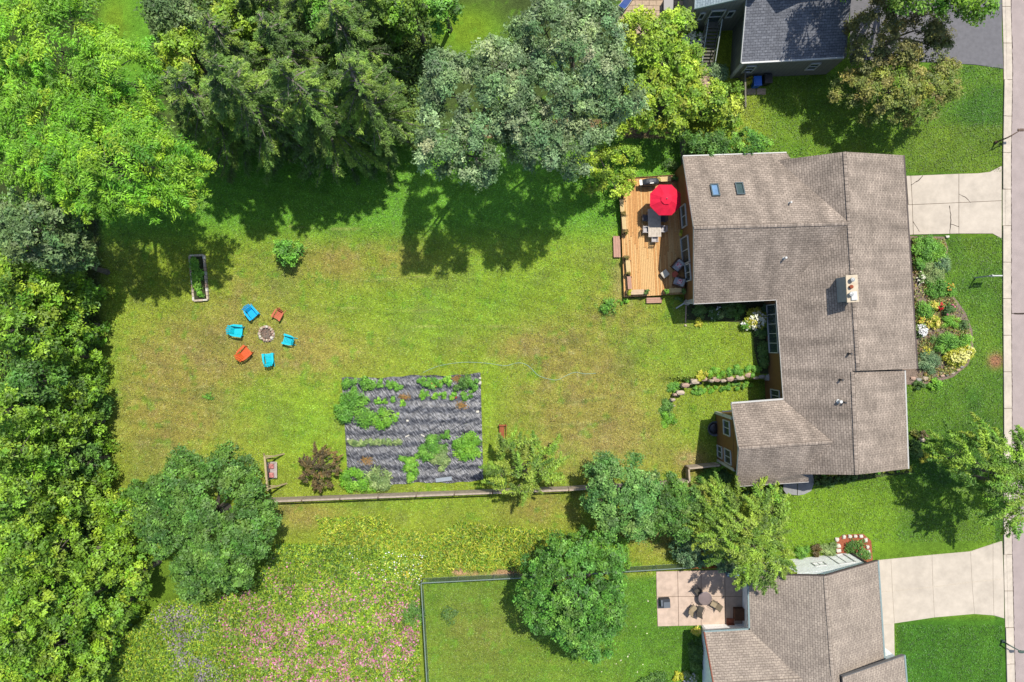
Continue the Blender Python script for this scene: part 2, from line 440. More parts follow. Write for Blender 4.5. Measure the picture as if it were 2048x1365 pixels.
def plant(name, label, px, py, r, h, pal, cat='plant', ry=None, ls=(.16, .09), dens=1.0, fl=None, group=None, z=0.0, rough=.35, spiky=False, on=None):
    ls = (ls[0] * .85, ls[1] * .85)
    b = G(px, py, z) if on is None else Vector(on)
    root = thing(name, label, cat, b, 0, group); R = M(r); RY = M(ry if ry else r)
    nc = max(6, int(9 * (R * RY) / .09 * .3)); nc = min(nc, 70)
    a = rng.uniform(0, 6.283, nc); rr = np.sqrt(rng.random(nc)) * .86
    cx, cy = np.cos(a) * rr * R, np.sin(a) * rr * RY
    cz = h * np.sqrt(np.clip(1 - rr ** 2, .05, 1)) * rng.uniform(1 - rough, 1.05, nc)
    cr = np.clip(min(R, RY) * .5, .1, .38)
    area = math.pi * R * RY; la = ls[0] * ls[1] * .5
    m = max(8, int(area * 3.6 * dens / la / nc)); m = min(m, 900)
    d = unit(rng.normal(size=(nc, m, 3)) + [0, 0, .6])
    sz = np.stack([np.full(nc, cr), np.full(nc, cr), np.clip(cz * .6, .05, .4)], 1)[:, None]
    P = np.stack([cx, cy, cz * .75], 1)[:, None] + d * sz * rng.uniform(.4, 1.1, (nc, m, 1))
    P = P.reshape(-1, 3); P[:, 2] = np.maximum(P[:, 2], .02)
    N = (d * .6 + [0, 0, .7] + rng.normal(size=(nc, m, 3)) * .4).reshape(-1, 3); T = None
    if spiky:
        o = P.copy(); o[:, 2] = .3; T = o + rng.normal(size=P.shape) * .15
    col = np.repeat(pick(pal, nc) * rng.uniform(.85, 1.15, (nc, 1)), m, 0) * rng.uniform(.72, 1.28, (nc * m, 1))
    s = rng.uniform(.7, 1.3, nc * m)
    leaves('foliage', P, N, ls[0] * s, ls[1] * s, col, root, T=T)
    if fl:
        fc, fn, fs = fl; a = rng.uniform(0, 6.283, fn); rr = np.sqrt(rng.random(fn)) * .95
        Q = np.stack([np.cos(a) * rr * R, np.sin(a) * rr * RY, h * np.sqrt(np.clip(1 - rr ** 2, .05, 1)) + .08], 1)
        k = 7; Q = (Q[:, None] + rng.normal(size=(fn, k, 3)) * fs * .35).reshape(-1, 3); n = len(Q)
        col = np.array([A(*fc, .7)]) * rng.uniform(.75, 1.2, (n, 1))
        leaves('blossom', Q, rng.normal(size=(n, 3)) * .4 + [0, 0, 1], fs, fs * .9, col, root, m=PETAL, quad=True)
    st = MB()
    for i in range(min(nc, 5)): st.tube([(0, 0, 0), (cx[i] * .5, cy[i] * .5, cz[i] * .6)], .012, 3, False)
    st.build('stem', MATS['stem'], root)
    return root
mat('stem', A(110, 120, 70), 0.8)

# ================================================================== GROUND
def vnoise(x, y, s, seed=0):
    r = np.random.default_rng(seed); g = r.random((256, 256))
    u, v = x / s + 500, y / s + 500; i, j = np.floor(u).astype(int), np.floor(v).astype(int)
    a, b = u - i, v - j; a = a * a * (3 - 2 * a); b = b * b * (3 - 2 * b)
    i0, i1, j0, j1 = i % 256, (i + 1) % 256, j % 256, (j + 1) % 256
    return (g[i0, j0] * (1 - a) + g[i1, j0] * a) * (1 - b) + (g[i0, j1] * (1 - a) + g[i1, j1] * a) * b
def fbm(x, y, s, seed=0):
    return (vnoise(x, y, s, seed) + .5 * vnoise(x, y, s / 2.1, seed + 1) + .25 * vnoise(x, y, s / 4.3, seed + 2)) / 1.75
def ground_colour(X, Y):
    px = 1024 + X * FPX / CAMH; py = 682.5 - Y * FPX / CAMH
    n1, n2, n3 = fbm(X, Y, 5, 1), fbm(X, Y, 1.6, 5), fbm(X, Y, 12, 9)
    def C3(r, g, b): return np.array(A(r * .97, g * 1.0, b * 1.0 + 3, .58))
    yg, green, lush, dry, tan = C3(146, 162, 46), C3(122, 166, 40), C3(102, 158, 44), C3(162, 150, 68), C3(178, 156, 96)
    col = np.zeros(X.shape + (3,)); col[:] = yg
    def mixin(c, w): 
        nonlocal col
        w = np.clip(w, 0, 1)[..., None]; col = col * (1 - w) + c * w
    def blob(cx, cy, rx, ry): return np.exp(-(((px - cx) / rx) ** 2 + ((py - cy) / ry) ** 2))
    g = blob(500, 800, 120, 50) + blob(620, 860, 90, 60) + blob(230, 760, 30, 120) * .8 + blob(1010, 560, 160, 90) * .9 + blob(860, 640, 120, 70) * .8 + blob(560, 540, 60, 60) * .5 + blob(1370, 700, 130, 70) * .9 + blob(1400, 860, 70, 60) * .8 + blob(990, 800, 30, 130) * .5 + blob(720, 1010, 300, 12) * .6 + blob(700, 610, 90, 40) * .5
    mixin(green, g * (.2 + n2 * 1.0) * .8)
    d = blob(340, 820, 120, 110) + blob(420, 700, 120, 60) + blob(620, 700, 110, 60) * .9 + blob(700, 520, 130, 40) + blob(1180, 840, 130, 110) * 1.2 + blob(1120, 700, 110, 50) * .9 + blob(1240, 620, 60, 60) * .8 + blob(480, 590, 90, 50) * .6 + blob(1000, 700, 80, 30) * .6 + blob(600, 1030, 80, 25) + blob(1090, 1020, 80, 30) * .8 + blob(1300, 1080, 60, 30) + blob(1390, 930, 40, 30)
    mixin(dry, (d * 1.15 + .1) * sstep(.24, .56, n1 * .5 + n2 * .5)); mixin(C3(120, 128, 60), sstep(.55, .8, fbm(X, Y, 2.4, 71)) * .4); mixin(C3(158, 138, 78), d * sstep(.5, .75, fbm(X, Y, 1.0, 73)) * .6)
    mixin(tan, (blob(1385, 922, 22, 12) * 1.6 + blob(1220, 890, 90, 40) * .35 + blob(1390, 985, 25, 20) + blob(1240, 560, 14, 40) * .6 + blob(360, 700, 60, 20) * .3) * (.4 + n2))
    # lusher lawns: under the northern trees (green also brightened to lift the tree shade), front lawn, side lawn, southern neighbour
    mixin(lush, (1 - sstep(430, 520, py)) * .85 * (px < 1380))
    fr = sstep(1480, 1560, px); mixin(C3(98, 136, 36), fr * .85 * (.6 + .6 * n2)); mixin(C3(78, 116, 36), sstep(1780, 1820, px) * (.35 + .75 * sstep(.35, .7, n1)))
    mixin(C3(128, 160, 40), sstep(1480, 1560, px) * sstep(960, 1000, py) * sstep(.35, .65, n1) * .8 * (px < 1990))
    mixin(C3(140, 152, 44), sstep(1780, 1830, px) * sstep(240, 260, py) * (py < 345) * .3)
    s = sstep(1145, 1165, py) * sstep(835, 860, px) * (px < 1500)
    stripe = .5 + .5 * np.sin(Y * 2 * math.pi / 1.15 + X * .12)
    mixin(C3(122, 146, 46), s * .9); mixin(C3(96, 140, 38), s * (.25 * stripe + sstep(.45, .75, n1) * .5)); mixin(C3(94, 136, 38), s * sstep(1200, 1280, px) * .8)
    mixin(C3(142, 134, 62), s * blob(950, 1270, 90, 90) * .5 * n2 * 1.6)
    mixin(C3(76, 122, 34), sstep(1780, 1800, px) * sstep(1225, 1245, py) * (.6 + .5 * n1))
    # meadow soil, wood floor
    mixin(C3(104, 132, 36), sstep(1085, 1105, py) * (1 - sstep(830, 842, px)) * .9)
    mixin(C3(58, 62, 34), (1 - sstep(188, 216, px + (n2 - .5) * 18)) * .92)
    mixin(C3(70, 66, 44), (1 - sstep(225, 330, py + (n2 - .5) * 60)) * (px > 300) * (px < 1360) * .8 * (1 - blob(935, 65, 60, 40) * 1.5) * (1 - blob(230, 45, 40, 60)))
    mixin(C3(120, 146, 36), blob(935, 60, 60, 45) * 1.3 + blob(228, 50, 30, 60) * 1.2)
    mixin(C3(150, 112, 84), ((py > 238) & (py < 278) & (px > 940) & (px < 1350)) * .8 * (n2 > .3))
    mixin(C3(196, 150, 112), ((py > 1136) & (py < 1152) & (px > 905) & (px < 1060)) * sstep(.3, .5, n2) * .9)
    mixin(C3(170, 120, 84), blob(1991, 722, 13, 13) * 1.5)
    mixin(C3(112, 156, 40), sstep(.66, .76, fbm(X, Y, .7, 81)) * .55 * (px < 1400)); mixin(C3(192, 176, 110), sstep(.7, .8, fbm(X, Y, .5, 83)) * .5 * d)
    mixin(C3(150, 176, 46), (blob(215, 800, 22, 160) + blob(640, 900, 60, 30) + blob(975, 800, 14, 120) + blob(640, 800, 70, 40) * .8 + blob(1000, 530, 120, 40) * .6) * .6)
    # faint mowing tracks
    for x0, x1, y0, sl, bow in ((215, 440, 712, .06, 10), (240, 430, 752, .1, 14), (230, 450, 790, .16, -10), (270, 470, 842, .2, -8), (240, 400, 880, .04, 6), (640, 900, 612, .03, 4), (620, 880, 560, -.04, 5), (1080, 1300, 800, -.1, 8), (1060, 1260, 850, -.12, 8), (560, 760, 452, .02, 4), (820, 1080, 655, .02, -6)):
        t_ = (px - x0) / (x1 - x0); f_ = y0 + sl * (px - x0) + bow * np.sin(np.clip(t_, 0, 1) * math.pi)
        mixin(C3(176, 172, 96), np.exp(-((py - f_) / 1.1) ** 2) * (t_ > 0) * (t_ < 1) * .55 * (n2 > .35)); mixin(C3(96, 120, 40), np.exp(-((py - f_ - 5) / 2.5) ** 2) * (t_ > 0) * (t_ < 1) * .3)
    tr = np.sin((Y + .25 * X) * 2 * math.pi / 1.1) * .06 + 1
    m_ = ((px > 190) & (px < 1300) & (py > 320) & (py < 1000))
    col *= np.where(m_, tr, 1)[..., None]
    col *= (.78 + .44 * fbm(X, Y, .9, 31))[..., None]
    col *= (.88 + .24 * n3)[..., None]
    return col
def axis(a, b, st, far=(60, 90, 160, 400)):
    c = list(np.arange(a, b + 1e-6, st)); return np.array([-f for f in far[::-1]] + c + list(far))
gx, gy = axis(-46, 46, .22), axis(-32, 32, .22)
GX, GY = np.meshgrid(gx, gy, indexing='ij'); GZ = terrain(GX, GY) + (fbm(GX, GY, .8, 77) - .5) * .05
nx, ny = len(gx), len(gy)
me = bpy.data.meshes.new('lawn_ground')
me.vertices.add(nx * ny); me.vertices.foreach_set('co', np.stack([GX, GY, GZ], -1).astype(np.float32).ravel())
ii, jj = np.meshgrid(np.arange(nx - 1), np.arange(ny - 1), indexing='ij'); a = ii * ny + jj
q = np.stack([a, a + ny, a + ny + 1, a + 1], -1).reshape(-1, 4).astype(np.int32)
me.loops.add(q.size); me.loops.foreach_set('vertex_index', q.ravel()); me.polygons.add(len(q))
me.polygons.foreach_set('loop_start', np.arange(0, q.size, 4, dtype=np.int32)); me.polygons.foreach_set('loop_total', np.full(len(q), 4, np.int32))
me.polygons.foreach_set('use_smooth', np.ones(len(q), bool))
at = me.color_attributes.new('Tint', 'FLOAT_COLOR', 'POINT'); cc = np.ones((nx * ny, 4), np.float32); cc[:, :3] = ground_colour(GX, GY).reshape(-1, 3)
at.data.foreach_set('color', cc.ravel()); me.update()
gm = bpy.data.materials.new('lawn'); gm.use_nodes = True; n = gm.node_tree.nodes; l = gm.node_tree.links; b = n['Principled BSDF']
b.inputs['Roughness'].default_value = .95; b.inputs['Specular IOR Level'].default_value = .1
at_ = n.new('ShaderNodeAttribute'); at_.attribute_name = 'Tint'; tc = n.new('ShaderNodeTexCoord'); cur = at_.outputs['Color']
for s_, lo, hi, d_ in ((16, .45, 1.5, 2), (3.2, .8, 1.2, 4)):
    z = n.new('ShaderNodeTexNoise'); z.inputs['Scale'].default_value = s_; z.inputs['Detail'].default_value = d_; l.new(tc.outputs['Object'], z.inputs['Vector'])
    mr = n.new('ShaderNodeMapRange'); mr.inputs['From Min'].default_value = .3; mr.inputs['From Max'].default_value = .7
    mr.inputs['To Min'].default_value = lo; mr.inputs['To Max'].default_value = hi; l.new(z.outputs['Fac'], mr.inputs['Value'])
    vm = n.new('ShaderNodeVectorMath'); vm.operation = 'SCALE'; l.new(cur, vm.inputs[0]); l.new(mr.outputs[0], vm.inputs['Scale']); cur = vm.outputs[0]
l.new(cur, b.inputs['Base Color'])
z = n.new('ShaderNodeTexNoise'); z.inputs['Scale'].default_value = 11; l.new(tc.outputs['Object'], z.inputs['Vector'])
bp = n.new('ShaderNodeBump'); bp.inputs['Strength'].default_value = .5; bp.inputs['Distance'].default_value = .06
l.new(z.outputs['Fac'], bp.inputs['Height']); l.new(bp.outputs[0], b.inputs['Normal'])
me.materials.append(gm); o = bpy.data.objects.new('lawn_ground', me); C.objects.link(o); tag(o, kind='structure')

def strip(name, left, right, z0, z1, m):
    """closed band between two pixel polylines"""
    mb = MB(); Lp = [W(*p) for p in left]; Rp = [W(*p) for p in right]; vs = []
    for a_, b_ in zip(Lp, Rp): vs += [(a_.x, a_.y, z0), (b_.x, b_.y, z0), (a_.x, a_.y, z1), (b_.x, b_.y, z1)]
    fs = []
    for i in range(len(Lp) - 1):
        k = 4 * i; fs += [(k + 2, k + 3, k + 7, k + 6), (k, k + 4, k + 5, k + 1), (k, k + 2, k + 6, k + 4), (k + 1, k + 5, k + 7, k + 3)]
    mb.add(vs, fs); return structure(name, mb, m)
CONC = mat('concrete', A(222, 208, 188), .9, .05, 1.6, .3, 60)
CONC2 = mat('kerb_concrete', A(226, 212, 192), .9, .08, 3, .3, 60)
ROAD = mat('road_asphalt', A(188, 172, 165), .95, .09, 1.2, .6, 40, detail=10)
def xl(y): return float(np.interp(y, [-300, 0, 135, 300, 600, 860, 1060, 1200, 1365, 1700], [2002, 2003, 2007, 2004, 2004, 2006, 2005, 2008, 2012, 2020]))
ys = list(range(-300, 1701, 100))
strip('road', [(xl(y) + 17.5, y) for y in ys], [(xl(y) + 320, y) for y in ys], -.05, .03, ROAD)
kroot = MB()
gap = mat('joint_dirt', A(112, 92, 70), .95, .3, 10)
strip('kerb_bed', [(xl(y) + .5, y) for y in ys], [(xl(y) + 17.4, y) for y in ys], -.05, .034, gap)
kerb = thing('kerb', None, None, (0, 0, 0)); kerb['kind'] = 'structure'
for a, b_ in zip(range(-205, 1500, 73), range(-205 + 73, 1573, 73)):
    for u0, u1, zt in ((.6, 6.3, .13), (6.6, 17.2, .05)):
        drive = (345 < a + 36 < 478) or (1085 < a + 36 < 1238) or (-50 < a + 36 < 138)
        z = .05 if drive else zt
        MB().prism([W(xl(a) + u0, a + .5), W(xl(a) + u1, a + .5), W(xl(b_) + u1, b_ - .5), W(xl(b_) + u0, b_ - .5)], 0, z).build('kerb_stone' if u0 < 1 else 'gutter_slab', CONC2, kerb)
def slabs(name, quads, z, m, joint):
    """a paved area of separate slabs over a joint-coloured base"""
    root = thing(name, None, None, (0, 0, 0)); root['kind'] = 'structure'
    for qd in quads:
        cx = sum(p[0] for p in qd) / len(qd); cy = sum(p[1] for p in qd) / len(qd)
        MB().prism([W(p[0], p[1]) for p in qd], -.02, z * .55).build('joint', joint, root)
        s = [(p[0] + (.45 if p[0] < cx else -.45), p[1] + (.45 if p[1] < cy else -.45)) for p in qd]
        MB().prism([W(*p) for p in s], .0, z).build('slab', m, root)
    return root
slabs('driveway', [[(1812, 352), (1821, 352), (1824, 410), (1816, 410)], [(1821, 352), (1917, 348), (1917, 406), (1824, 410)],
    [(1917, 348), (1955, 347), (1980, 344), (2003, 332), (2003, 402), (1917, 406)], [(1812, 410), (1824, 410), (1826, 470), (1815, 471)],
    [(1824, 410), (1917, 406), (1917, 468), (1826, 470)], [(1917, 406), (2003, 402), (2003, 478), (1985, 468), (1917, 468)]], .05, CONC, gap)
jl = mat('pale_joint', A(226, 212, 190), .9, .2, 20)
slabs('driveway', [[(1740, 1122), (1781, 1118), (1784, 1182), (1750, 1184)], [(1781, 1118), (1863, 1110), (1865, 1174), (1784, 1182)],
    [(1863, 1110), (1940, 1103), (1943, 1164), (1865, 1174)], [(1940, 1103), (1985, 1088), (1985, 1160), (1943, 1164)], [(1985, 1088), (2004, 1082), (2007, 1158), (1985, 1160)],
    [(1750, 1184), (1784, 1182), (1788, 1247), (1754, 1250)], [(1784, 1182), (1865, 1174), (1868, 1235), (1788, 1247)], [(1865, 1174), (1943, 1164), (1948, 1228), (1868, 1235)],
    [(1943, 1164), (1985, 1160), (1987, 1231), (1948, 1228)], [(1985, 1160), (2007, 1158), (2008, 1237), (1987, 1231)],
    [(1754, 1250), (1788, 1247), (1789, 1318), (1754, 1318)]], .05, CONC, jl)
ASPH = mat('dark_asphalt', A(126, 124, 126), .95, .1, 3, .6, 50)
structure('asphalt_driveway', MB().prism([W(1700, -120), W(2003, -120), W(2003, 60), W(2006, 138), W(1950, 130), W(1880, 126), W(1700, 120)], -.02, .045), ASPH)
PAT = mat('patio_concrete', A(226, 200, 178), .85, .07, 2.2, .3, 60)
slabs('patio', [[(1312, 1143), (1355, 1142), (1356, 1193), (1313, 1194)], [(1355, 1142), (1402, 1141), (1402, 1193), (1356, 1193)], [(1402, 1141), (1449, 1140), (1450, 1193), (1402, 1193)], [(1449, 1140), (1496, 1139), (1497, 1193), (1450, 1193)],
    [(1313, 1194), (1356, 1193), (1357, 1252), (1315, 1253)], [(1356, 1193), (1402, 1193), (1402, 1251), (1357, 1252)], [(1402, 1193), (1450, 1193), (1450, 1251), (1402, 1251)], [(1450, 1193), (1497, 1193), (1498, 1250), (1450, 1251)]], .05, PAT, gap)
GREYC = mat('grey_concrete', A(170, 170, 168), .9, .1, 3, .3, 50)
ar = [(1570, 945), (1600, 945), (1622, 955), (1628, 970), (1624, 984), (1608, 989), (1590, 990), (1570, 989)]
r_ = slabs('entry_landing', [[(1566, 930), (1594, 930), (1594, 991), (1572, 989), (1566, 980)]], .05, GREYC, gap)
MB().prism([W(*p) for p in [(1595, 930), (1610, 930), (1624, 945), (1628, 965), (1622, 982), (1608, 989), (1595, 991)]], 0, .05).build('slab', GREYC, r_)
TANP = mat('tan_pavers', A(206, 180, 150), .9, .15, 6, .4, 30)
r_ = thing('garden_path', None, None, (0, 0, 0)); r_['kind'] = 'structure'
for i in range(9):
    for j in range(4):
        y0 = 132 + i * 6.3; x0 = 1398 + j * 8 + (2 if i % 2 else 0)
        MB().prism([W(x0 + .3, y0 + .3), W(x0 + 7.7, y0 + .3), W(x0 + 7.7, y0 + 6), W(x0 + .3, y0 + 6)], -.02, .05 + .004 * ((i * 7 + j * 3) % 4)).build('paver', TANP, r_)
r_ = thing('neighbour_terrace', None, None, (0, 0, 0)); r_['kind'] = 'structure'
for i in range(10):
    for j in range(9):
        y0 = -28 + i * 10; x0 = 1236 + j * 14 + (6 if i % 2 else 0)
        MB().prism([W(x0 + .3, y0 + .3), W(x0 + 13.7, y0 + .3), W(x0 + 13.7, y0 + 9.7), W(x0 + .3, y0 + 9.7)], -.02, .05 + .004 * ((i * 7 + j * 3) % 4)).build('paver', TANP, r_)
MULCH = mat('mulch', A(150, 130, 114, .5), .95, .45, 14, 1.0, 40); RMULCH = mat('red_mulch', A(176, 100, 70), .95, .35, 14, 1.0, 40)
structure('mulch_bed', MB().prism([W(*p) for p in [(1800, 472), (1888, 474), (1896, 500), (1885, 530), (1890, 570), (1912, 600), (1930, 625), (1944, 660), (1946, 700), (1936, 730), (1905, 755), (1860, 768), (1800, 770)]], -.03, .045), MULCH)
structure('mulch_bed', MB().prism([W(*p) for p in [(1672, 1122), (1672, 1082), (1684, 1070), (1726, 1068), (1742, 1082), (1745, 1118), (1742, 1132)]], -.03, .045), RMULCH)
structure('mulch_bed', MB().prism([W(*p) for p in [(1374, 600), (1560, 596), (1560, 748), (1520, 748), (1508, 700), (1505, 668), (1480, 645), (1372, 640)]], -.03, .032), mat('dark_soil', A(70, 76, 44), .95, .4, 9, .8, 40))
structure('mulch_bed', MB().prism([W(*p) for p in [(1600, 940), (1815, 930), (1830, 945), (1700, 962), (1632, 972)]], -.03, .03), MATS['dark_soil'])
# cracks and the seam in the road
cm = mat('crack', A(70, 58, 48), .95, .3, 20)
def crack(pts, w, z, name='crack'):
    mb = MB(); q = random.Random(len(pts))
    for (a_, b_) in zip(pts[:-1], pts[1:]):
        k = max(2, int(math.hypot(b_[0] - a_[0], b_[1] - a_[1]) / 5)); P = []
        for i in range(k + 1): t = i / k; P.append(W(a_[0] + (b_[0] - a_[0]) * t + q.uniform(-.7, .7) * (0 < i < k), a_[1] + (b_[1] - a_[1]) * t + q.uniform(-.7, .7) * (0 < i < k)))
        for u, v in zip(P[:-1], P[1:]): mb.beam((u.x, u.y, z), (v.x, v.y, z), w * q.uniform(.6, 1.4), .006)
    return tag(mb.build(name, cm), kind='structure')
crack([(1821, 371), (1836, 362), (1845, 352)], .05, .053); crack([(1917, 389), (1930, 395), (1940, 406)], .04, .053)
crack([(1898, 412), (1901, 430), (1900, 450), (1899, 468)], .05, .053); crack([(1901, 449), (1917, 454)], .04, .053); crack([(1825, 443), (1838, 464)], .04, .053)
crack([(2022, 627), (2034, 628), (2150, 627)], .1, .034, 'road_seam'); crack([(2022, 1104), (2022, 1400)], .03, .034, 'road_seam')
crack([(xl(y) + 18, y) for y in range(-100, 1450, 60)], .05, .034, 'road_edge_seam')

# ================================================================== HOUSES
SH_MAIN = shingle('main_shingle', A(192, 175, 158), A(168, 153, 138), A(116, 103, 93), .18, .36, .3)
SH_NEIGH = shingle('neighbour_shingle', A(196, 180, 162), A(174, 159, 144), A(126, 113, 102), .18, .36, .18)
SH_GREY = shingle('grey_shingle', A(146, 148, 154), A(122, 124, 130), A(80, 82, 88), .2, .4, .12)
SIDE_BR = siding('brown_siding', A(150, 104, 56), .2)
SIDE_GR = siding('grey_siding', A(142, 142, 132), .34, True, .6)
SIDE_WH = siding('white_siding', A(252, 252, 248, .95), .2, False, .8)
WHITE = mat('white_trim', A(226, 226, 220), .5, .06, 5); GUT = mat('gutter_white', A(214, 212, 204), .45, .1, 8)
GUTB = mat('gutter_teal_grey', A(150, 170, 168), .5, .1, 8); DARKTRIM = mat('dark_trim', A(96, 84, 78), .7, .15, 6)
PANE = glass('window_glass', A(70, 84, 84)); BLACKM = mat('black_metal', A(38, 38, 40), .45, .2, 6, spec=.5)
def roof(root, pts, e0, e1, m, th=.16, name='roof_slope'):
    pts = [Vector(p) for p in pts]; e = (Vector(e1) - Vector(e0)).normalized(); nrm = Vector((0, 0, 0))
    for i in range(len(pts)):
        a_, b_ = pts[i], pts[(i + 1) % len(pts)]; nrm += a_.cross(b_)
    nrm.normalize()
    if nrm.z < 0: pts.reverse(); nrm = -nrm
    s_ = nrm.cross(e).normalized(); o = pts[0]; uv = [((p - o).dot(e), (p - o).dot(s_)) for p in pts]
    mb = MB(); n_ = len(pts); flat = [Vector((p.x, p.y, 0)) for p in pts]; tris = tessellate_polygon([flat])
    vs = pts + [p - Vector((0, 0, th)) for p in pts]; fs = []; us = []
    for t in tris:
        a_, b_, c_ = t
        if (flat[b_] - flat[a_]).cross(flat[c_] - flat[a_]).z < 0: a_, b_, c_ = a_, c_, b_
        fs.append((a_, b_, c_)); us.append([uv[a_], uv[b_], uv[c_]]); fs.append((c_ + n_, b_ + n_, a_ + n_)); us.append([(0, 0)] * 3)
    for i in range(n_): j = (i + 1) % n_; fs.append((i, i + n_, j + n_, j)); us.append([(0, 0), (0, .1), (.1, .1), (.1, 0)])
    mb.add(vs, fs, us); return mb.build(name, m, root, world=True)
def edge(root, name, a_, b_, m, w=.12, h=.14, dz=-.05, out=.06):
    a_, b_ = Vector(a_), Vector(b_); d = (b_ - a_); sd = Vector((d.y, -d.x, 0)).normalized() * out
    return MB().beam(a_ + sd + Vector((0, 0, dz)), b_ + sd + Vector((0, 0, dz)), w, h).build(name, m, root, world=True)
def ridge_cap(root, a_, b_, m):
    a_, b_ = Vector(a_), Vector(b_); d = (b_ - a_).normalized(); sd = Vector((-d.y, d.x, 0)).normalized() * .15; n_ = max(2, int((b_ - a_).length / .3)); mb = MB()
    for i in range(n_):
        p0 = a_.lerp(b_, i / n_) + Vector((0, 0, .02)); p1 = a_.lerp(b_, (i + 1.15) / n_) + Vector((0, 0, .055))
        if i == n_ - 1: p1 = b_ + Vector((0, 0, .05))
        D = Vector((0, 0, .06)); mb.add([p0 - sd - D, p0, p0 + sd - D, p1 - sd - D, p1, p1 + sd - D], [(0, 1, 4, 3), (1, 2, 5, 4), (0, 3, 5, 2)], [[(i*.4, 0), (i*.4, .1), (i*.4+.3, .1), (i*.4+.3, 0)], [(i*.4, .1), (i*.4, .2), (i*.4+.3, .2), (i*.4+.3, .1)], [(0, 0)] * 4])
    return mb.build('ridge_cap', m, root, world=True)
def body(root, pts, z0, z1, m, th=.18, name='wall', skip=()):
    P = [W(*p) for p in pts]
    for i in range(len(P)):
        if i in skip: continue
        a_, b_ = P[i], P[(i + 1) % len(P)]; mb = MB(); mb.beam((a_.x, a_.y, (z0 + z1) / 2), (b_.x, b_.y, (z0 + z1) / 2), th - .004 * i, z1 - z0); mb.build(name, m, root, world=True)
def gable(root, a_, b_, t, zb, zp, m, th=.17):
    a_, b_ = W(*a_), W(*b_); d = (b_ - a_).normalized(); s_ = Vector((-d.y, d.x, 0)) * th / 2; pk = a_.lerp(b_, t)
    q = [Vector((a_.x, a_.y, zb)), Vector((b_.x, b_.y, zb)), Vector((pk.x, pk.y, zp))]
    MB().add([p + s_ for p in q] + [p - s_ for p in q], [(0, 1, 2), (5, 4, 3), (0, 3, 4, 1), (1, 4, 5, 2), (2, 5, 3, 0)]).build('gable', m, root, world=True)
def window(root, a_, b_, z0, z1, fm=None, name='window', mull=1, bars=0, pm=None, out=.1, w=.1):
    """a_, b_: ground pixels on the wall line; outward side is to the left of a->b"""
    fm = fm or WHITE; a_, b_ = W(*a_), W(*b_); d = (b_ - a_).normalized(); nn = Vector((-d.y, d.x, 0)); a_ = a_ + nn * out; b_ = b_ + nn * out
    def P(p, z): return Vector((p.x, p.y, z))
    mb = MB(); up = nn
    mb.beam(P(a_, z0), P(b_, z0), .09, w, (0, 0, 1)); mb.beam(P(a_, z1), P(b_, z1), .09, w, (0, 0, 1))
    for q in (a_, b_): mb.beam(P(q, z0 - w / 2), P(q, z1 + w / 2), .07, w, nn)
    for i in range(mull): q = a_.lerp(b_, (i + 1) / (mull + 1)); mb.beam(P(q, z0), P(q, z1), .05, .06, nn)
    for i in range(bars): z = z0 + (z1 - z0) * (i + 1) / (bars + 1); mb.beam(P(a_, z), P(b_, z), .05, .05)
    o = mb.build(name, fm, root, world=True)
    g = MB(); g.beam(P(a_, (z0 + z1) / 2) - nn * .03, P(b_, (z0 + z1) / 2) - nn * .03, .015, z1 - z0 - .02)
    vs = g; pn = vs.build('pane', pm or PANE, None)
    inv = root.matrix_basis.inverted()
    for v in pn.data.vertices: v.co = inv @ v.co
    pn.parent = o
    return o

E = 3.5
house = thing('brown_house', 'long brown shingled L shaped house with chimney, two skylights and brown siding', 'house', W(1640, 640))
g_, i_, r1 = W(1552, 601, E), W(1566, 800, E), W(1717, 742, 6.4); PW = (g_, i_, r1)
t_, d_, rl, r2 = [on_plane(x, y, PW) for x, y in ((1690, 304), (1700, 447), (1706, 744), (1714, 950))]
c_ = on_plane(1555, 321, PW); p_ = on_plane(1665, 884, PW); h_ = on_plane(1600, 949, PW)
se = W(1834, 738, E); PE = (t_, r1, se); ne = on_plane(1807, 311, PE)
se2 = W(1816, 938, E); PE2 = (rl, r2, se2); ne2 = on_plane(1809, 741, PE2)
a0, b0 = W(1366, 313, E), W(1573, 306, E); PN = (a0, b0, d_); b2 = on_plane(1581, 317, PN); e1 = on_plane(1388, 455, PN); f_ = W(1388, 609, E)
j_ = W(1463, 808, 3.75); PSN = (j_, i_, p_); k_ = on_plane(1478, 897, PSN); l_ = W(1473, 974, 3.6); PSS = (k_, p_, l_); m1 = on_plane(1617, 955, PSS); m2 = on_plane(1617, 965, PSS)
roof(house, [a0, b0, b2, c_, d_, e1], a0, b0, SH_MAIN)
roof(house, [e1, d_, g_, f_], f_, g_, SH_MAIN)
roof(house, [c_, t_, d_], d_, t_, SH_MAIN)
roof(house, [g_, d_, r1, rl, r2, h_, p_, i_], i_, g_, SH_MAIN)
roof(house, [t_, ne, se, r1], ne, se, SH_MAIN)
roof(house, [rl, ne2, se2, r2], ne2, se2, SH_MAIN)
roof(house, [j_, i_, p_, k_], j_, i_, SH_MAIN)
roof(house, [k_, p_, h_, m1, m2, l_], l_, m2, SH_MAIN)
for a_, b_ in ((e1, d_), (t_, r1), (rl, r2), (k_, p_)): ridge_cap(house, a_, b_, SH_MAIN)
edge(house, 'gutter', g_, f_, GUT); edge(house, 'gutter', i_, g_, GUT); edge(house, 'gutter', j_, i_, GUT, out=-.06); edge(house, 'gutter', m2, l_, GUT)
edge(house, 'gutter', ne, se, DARKTRIM, .1, .12, out=-.05); edge(house, 'gutter', ne2, se2, GUT, .1, .12, out=-.05); edge(house, 'gutter', a0, b0, GUT, .08, out=-.03)
edge(house, 'fascia', a0, e1, WHITE, .05, .16, -.14, .0); edge(house, 'fascia', e1, f_, WHITE, .05, .16, -.14, .0)
